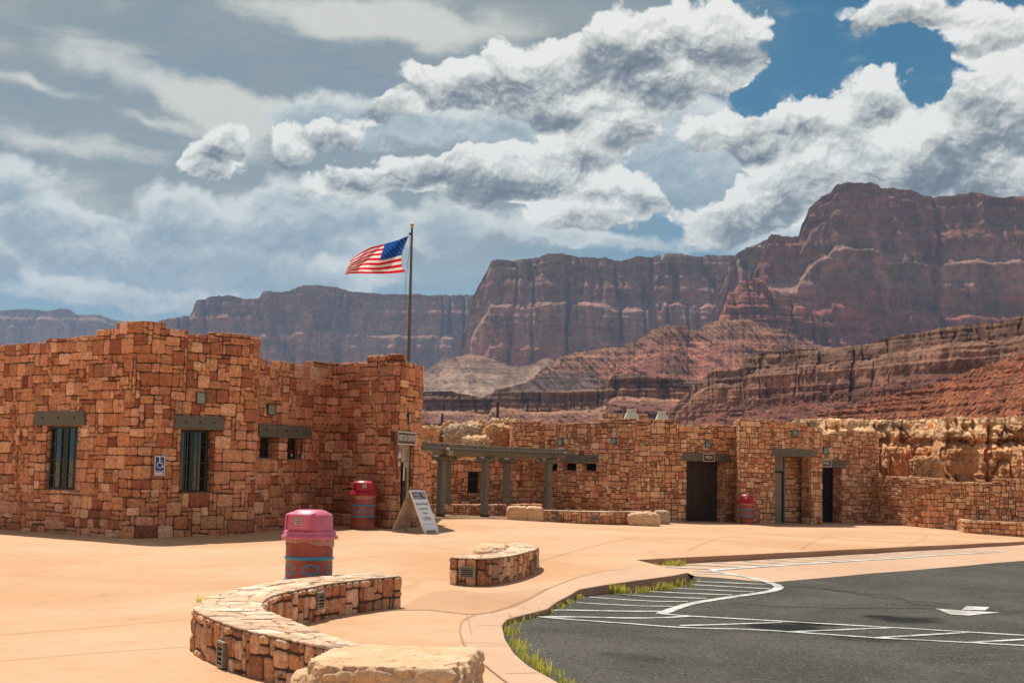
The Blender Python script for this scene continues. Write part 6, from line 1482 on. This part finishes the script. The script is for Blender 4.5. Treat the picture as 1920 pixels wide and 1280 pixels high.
ribbon('sandstone_outcrop', [(740, 830), (780, 800), (795, 789), (800, 797), (810, 796), (825, 800), (838, 790), (850, 790), (862, 794), (880, 787), (895, 786), (905, 791), (912, 793), (922, 796), (930, 795), (940, 789), (950, 788), (962, 792), (990, 794), (1010, 796), (1050, 797), (1130, 792), (1160, 795)], [(740, 71), (1160, 72)], -.6,
       [(0, -.75), (.3, -.55), (.55, -.34), (.8, -.12), (1, 0)], [(0, .76, .40, .19), (.5, .80, .46, .24), (.8, .82, .54, .31), (1, .84, .58, .35)], M['near'], seed=27, amp=.10, gully=.26, ledge=.01, tl=1.2, L=3.6, nv=120, du=.9, rag=.04, label='broken tan sandstone bank rising behind the pergola', cat='rock outcrop', blocky=.10, kind=None, back=3, vs=.8)
for k, (px, py, Y, sz, lab, mt) in enumerate(((868, 822, 65.5, (1.7, 1.3, 1.25), 'big greyish leaning block in the bank above the pergola', 'sand2'), (934, 828, 65, (1.3, 1.2, 1.5), 'tall orange block of rock beside the restroom wall, above the pergola', 'sand3'), (946, 797, 66, (1.2, 1.0, .6), 'rounded cap rock on top of the bank beside the restroom wall', 'sand1'),
        (816, 818, 66, (1.3, 1.1, .9), 'rounded orange rock at the left of the bank over the pergola roof', 'sand3'), (893, 837, 64, (1.4, 1.1, .9), 'low yellowish rock resting just over the pergola roof', 'sand1'),
        (1731, 880, 64.5, (1.25, 1.1, 1.15), 'loose angular block perched behind the retaining wall', 'sand3'), (1752, 882, 64, (.42, .6, 1.25), 'narrow upright slab leaning beside the loose block', 'sand3'))):
    if 'sand3' not in M: M['sand3'] = _rock('orange_sandstone', (.72, .38, .18), (.80, .48, .26), (.56, .26, .11), 1.2, .07)
    c = at_y(px, py, Y); boulder('fallen_rock', c, sz, 11 + k, M[mt], lab, p=4.2, amp=.20, freq=1.7, rotz=.3 * k, res=36, group='loose rocks behind the walls', cat='rock')

rnd = random.Random(8); mb = MB(); ORI = bpy.data.objects
def strew(src, n, sz, lohi, colr):
    o = ORI[src]; me = o.data; V = np.empty(len(me.vertices) * 3); me.vertices.foreach_get('co', V); V = V.reshape(-1, 3) + np.array(o.location)
    z = (V[:, 2] - V[:, 2].min()) / (V[:, 2].max() - V[:, 2].min()); idx = np.nonzero((z > lohi[0]) & (z < lohi[1]))[0]
    for i in idx[[rnd.randrange(len(idx)) for _ in range(n)]]:
        s = sz * (.25 + rnd.random() ** 4 * 1.6); P = np.array([(-1, -1, -1), (1, -1, -1), (1, 1, -1), (-1, 1, -1), (-1, -1, 1), (1, -1, 1), (1, 1, 1), (-1, 1, 1)], float) * (1, .9, .7) * s
        P += np.array([[rnd.uniform(-.35, .35) * s for _ in range(3)] for _ in range(8)]); a = rnd.uniform(0, 3); P[:, :2] = P[:, :2] @ np.array([[math.cos(a), math.sin(a)], [-math.sin(a), math.cos(a)]])
        mb.hexa(P + V[i] + (0, -.3 * s, .3 * s), 0, np.array(colr) * rnd.uniform(.7, 1.25))
strew('near_ridge', 3000, .42, (.06, .62), (.46, .27, .18)); strew('orange_slope', 1800, .16, (.05, .95), (.52, .28, .16)); strew('mid_ridge', 1200, .55, (.1, .8), (.42, .24, .16)); strew('red_hill', 1200, .9, (.1, .95), (.42, .24, .16))
mb.build('scattered_rocks', M['ridge'], kind='stuff', label='pale rocks strewn over the red slopes', cat='rocks')

# ---------------------------------------------------------------- air
hb = MB(); hb.box((-5200, -60, -60), (5200, 8200, 900)); hz = hb.build('haze', [], kind='stuff')
hm = bpy.data.materials.new('desert_haze'); hm.use_nodes = True; nt = hm.node_tree; nt.nodes.clear()
pv = nt.nodes.new('ShaderNodeVolumePrincipled'); oo = nt.nodes.new('ShaderNodeOutputMaterial'); nt.links.new(pv.outputs[0], oo.inputs[1])
pv.inputs['Color'].default_value = (.46, .68, 1.0, 1); pv.inputs['Density'].default_value = .000075; pv.inputs['Anisotropy'].default_value = .1
hz.data.materials.append(hm); hz.hide_render = False
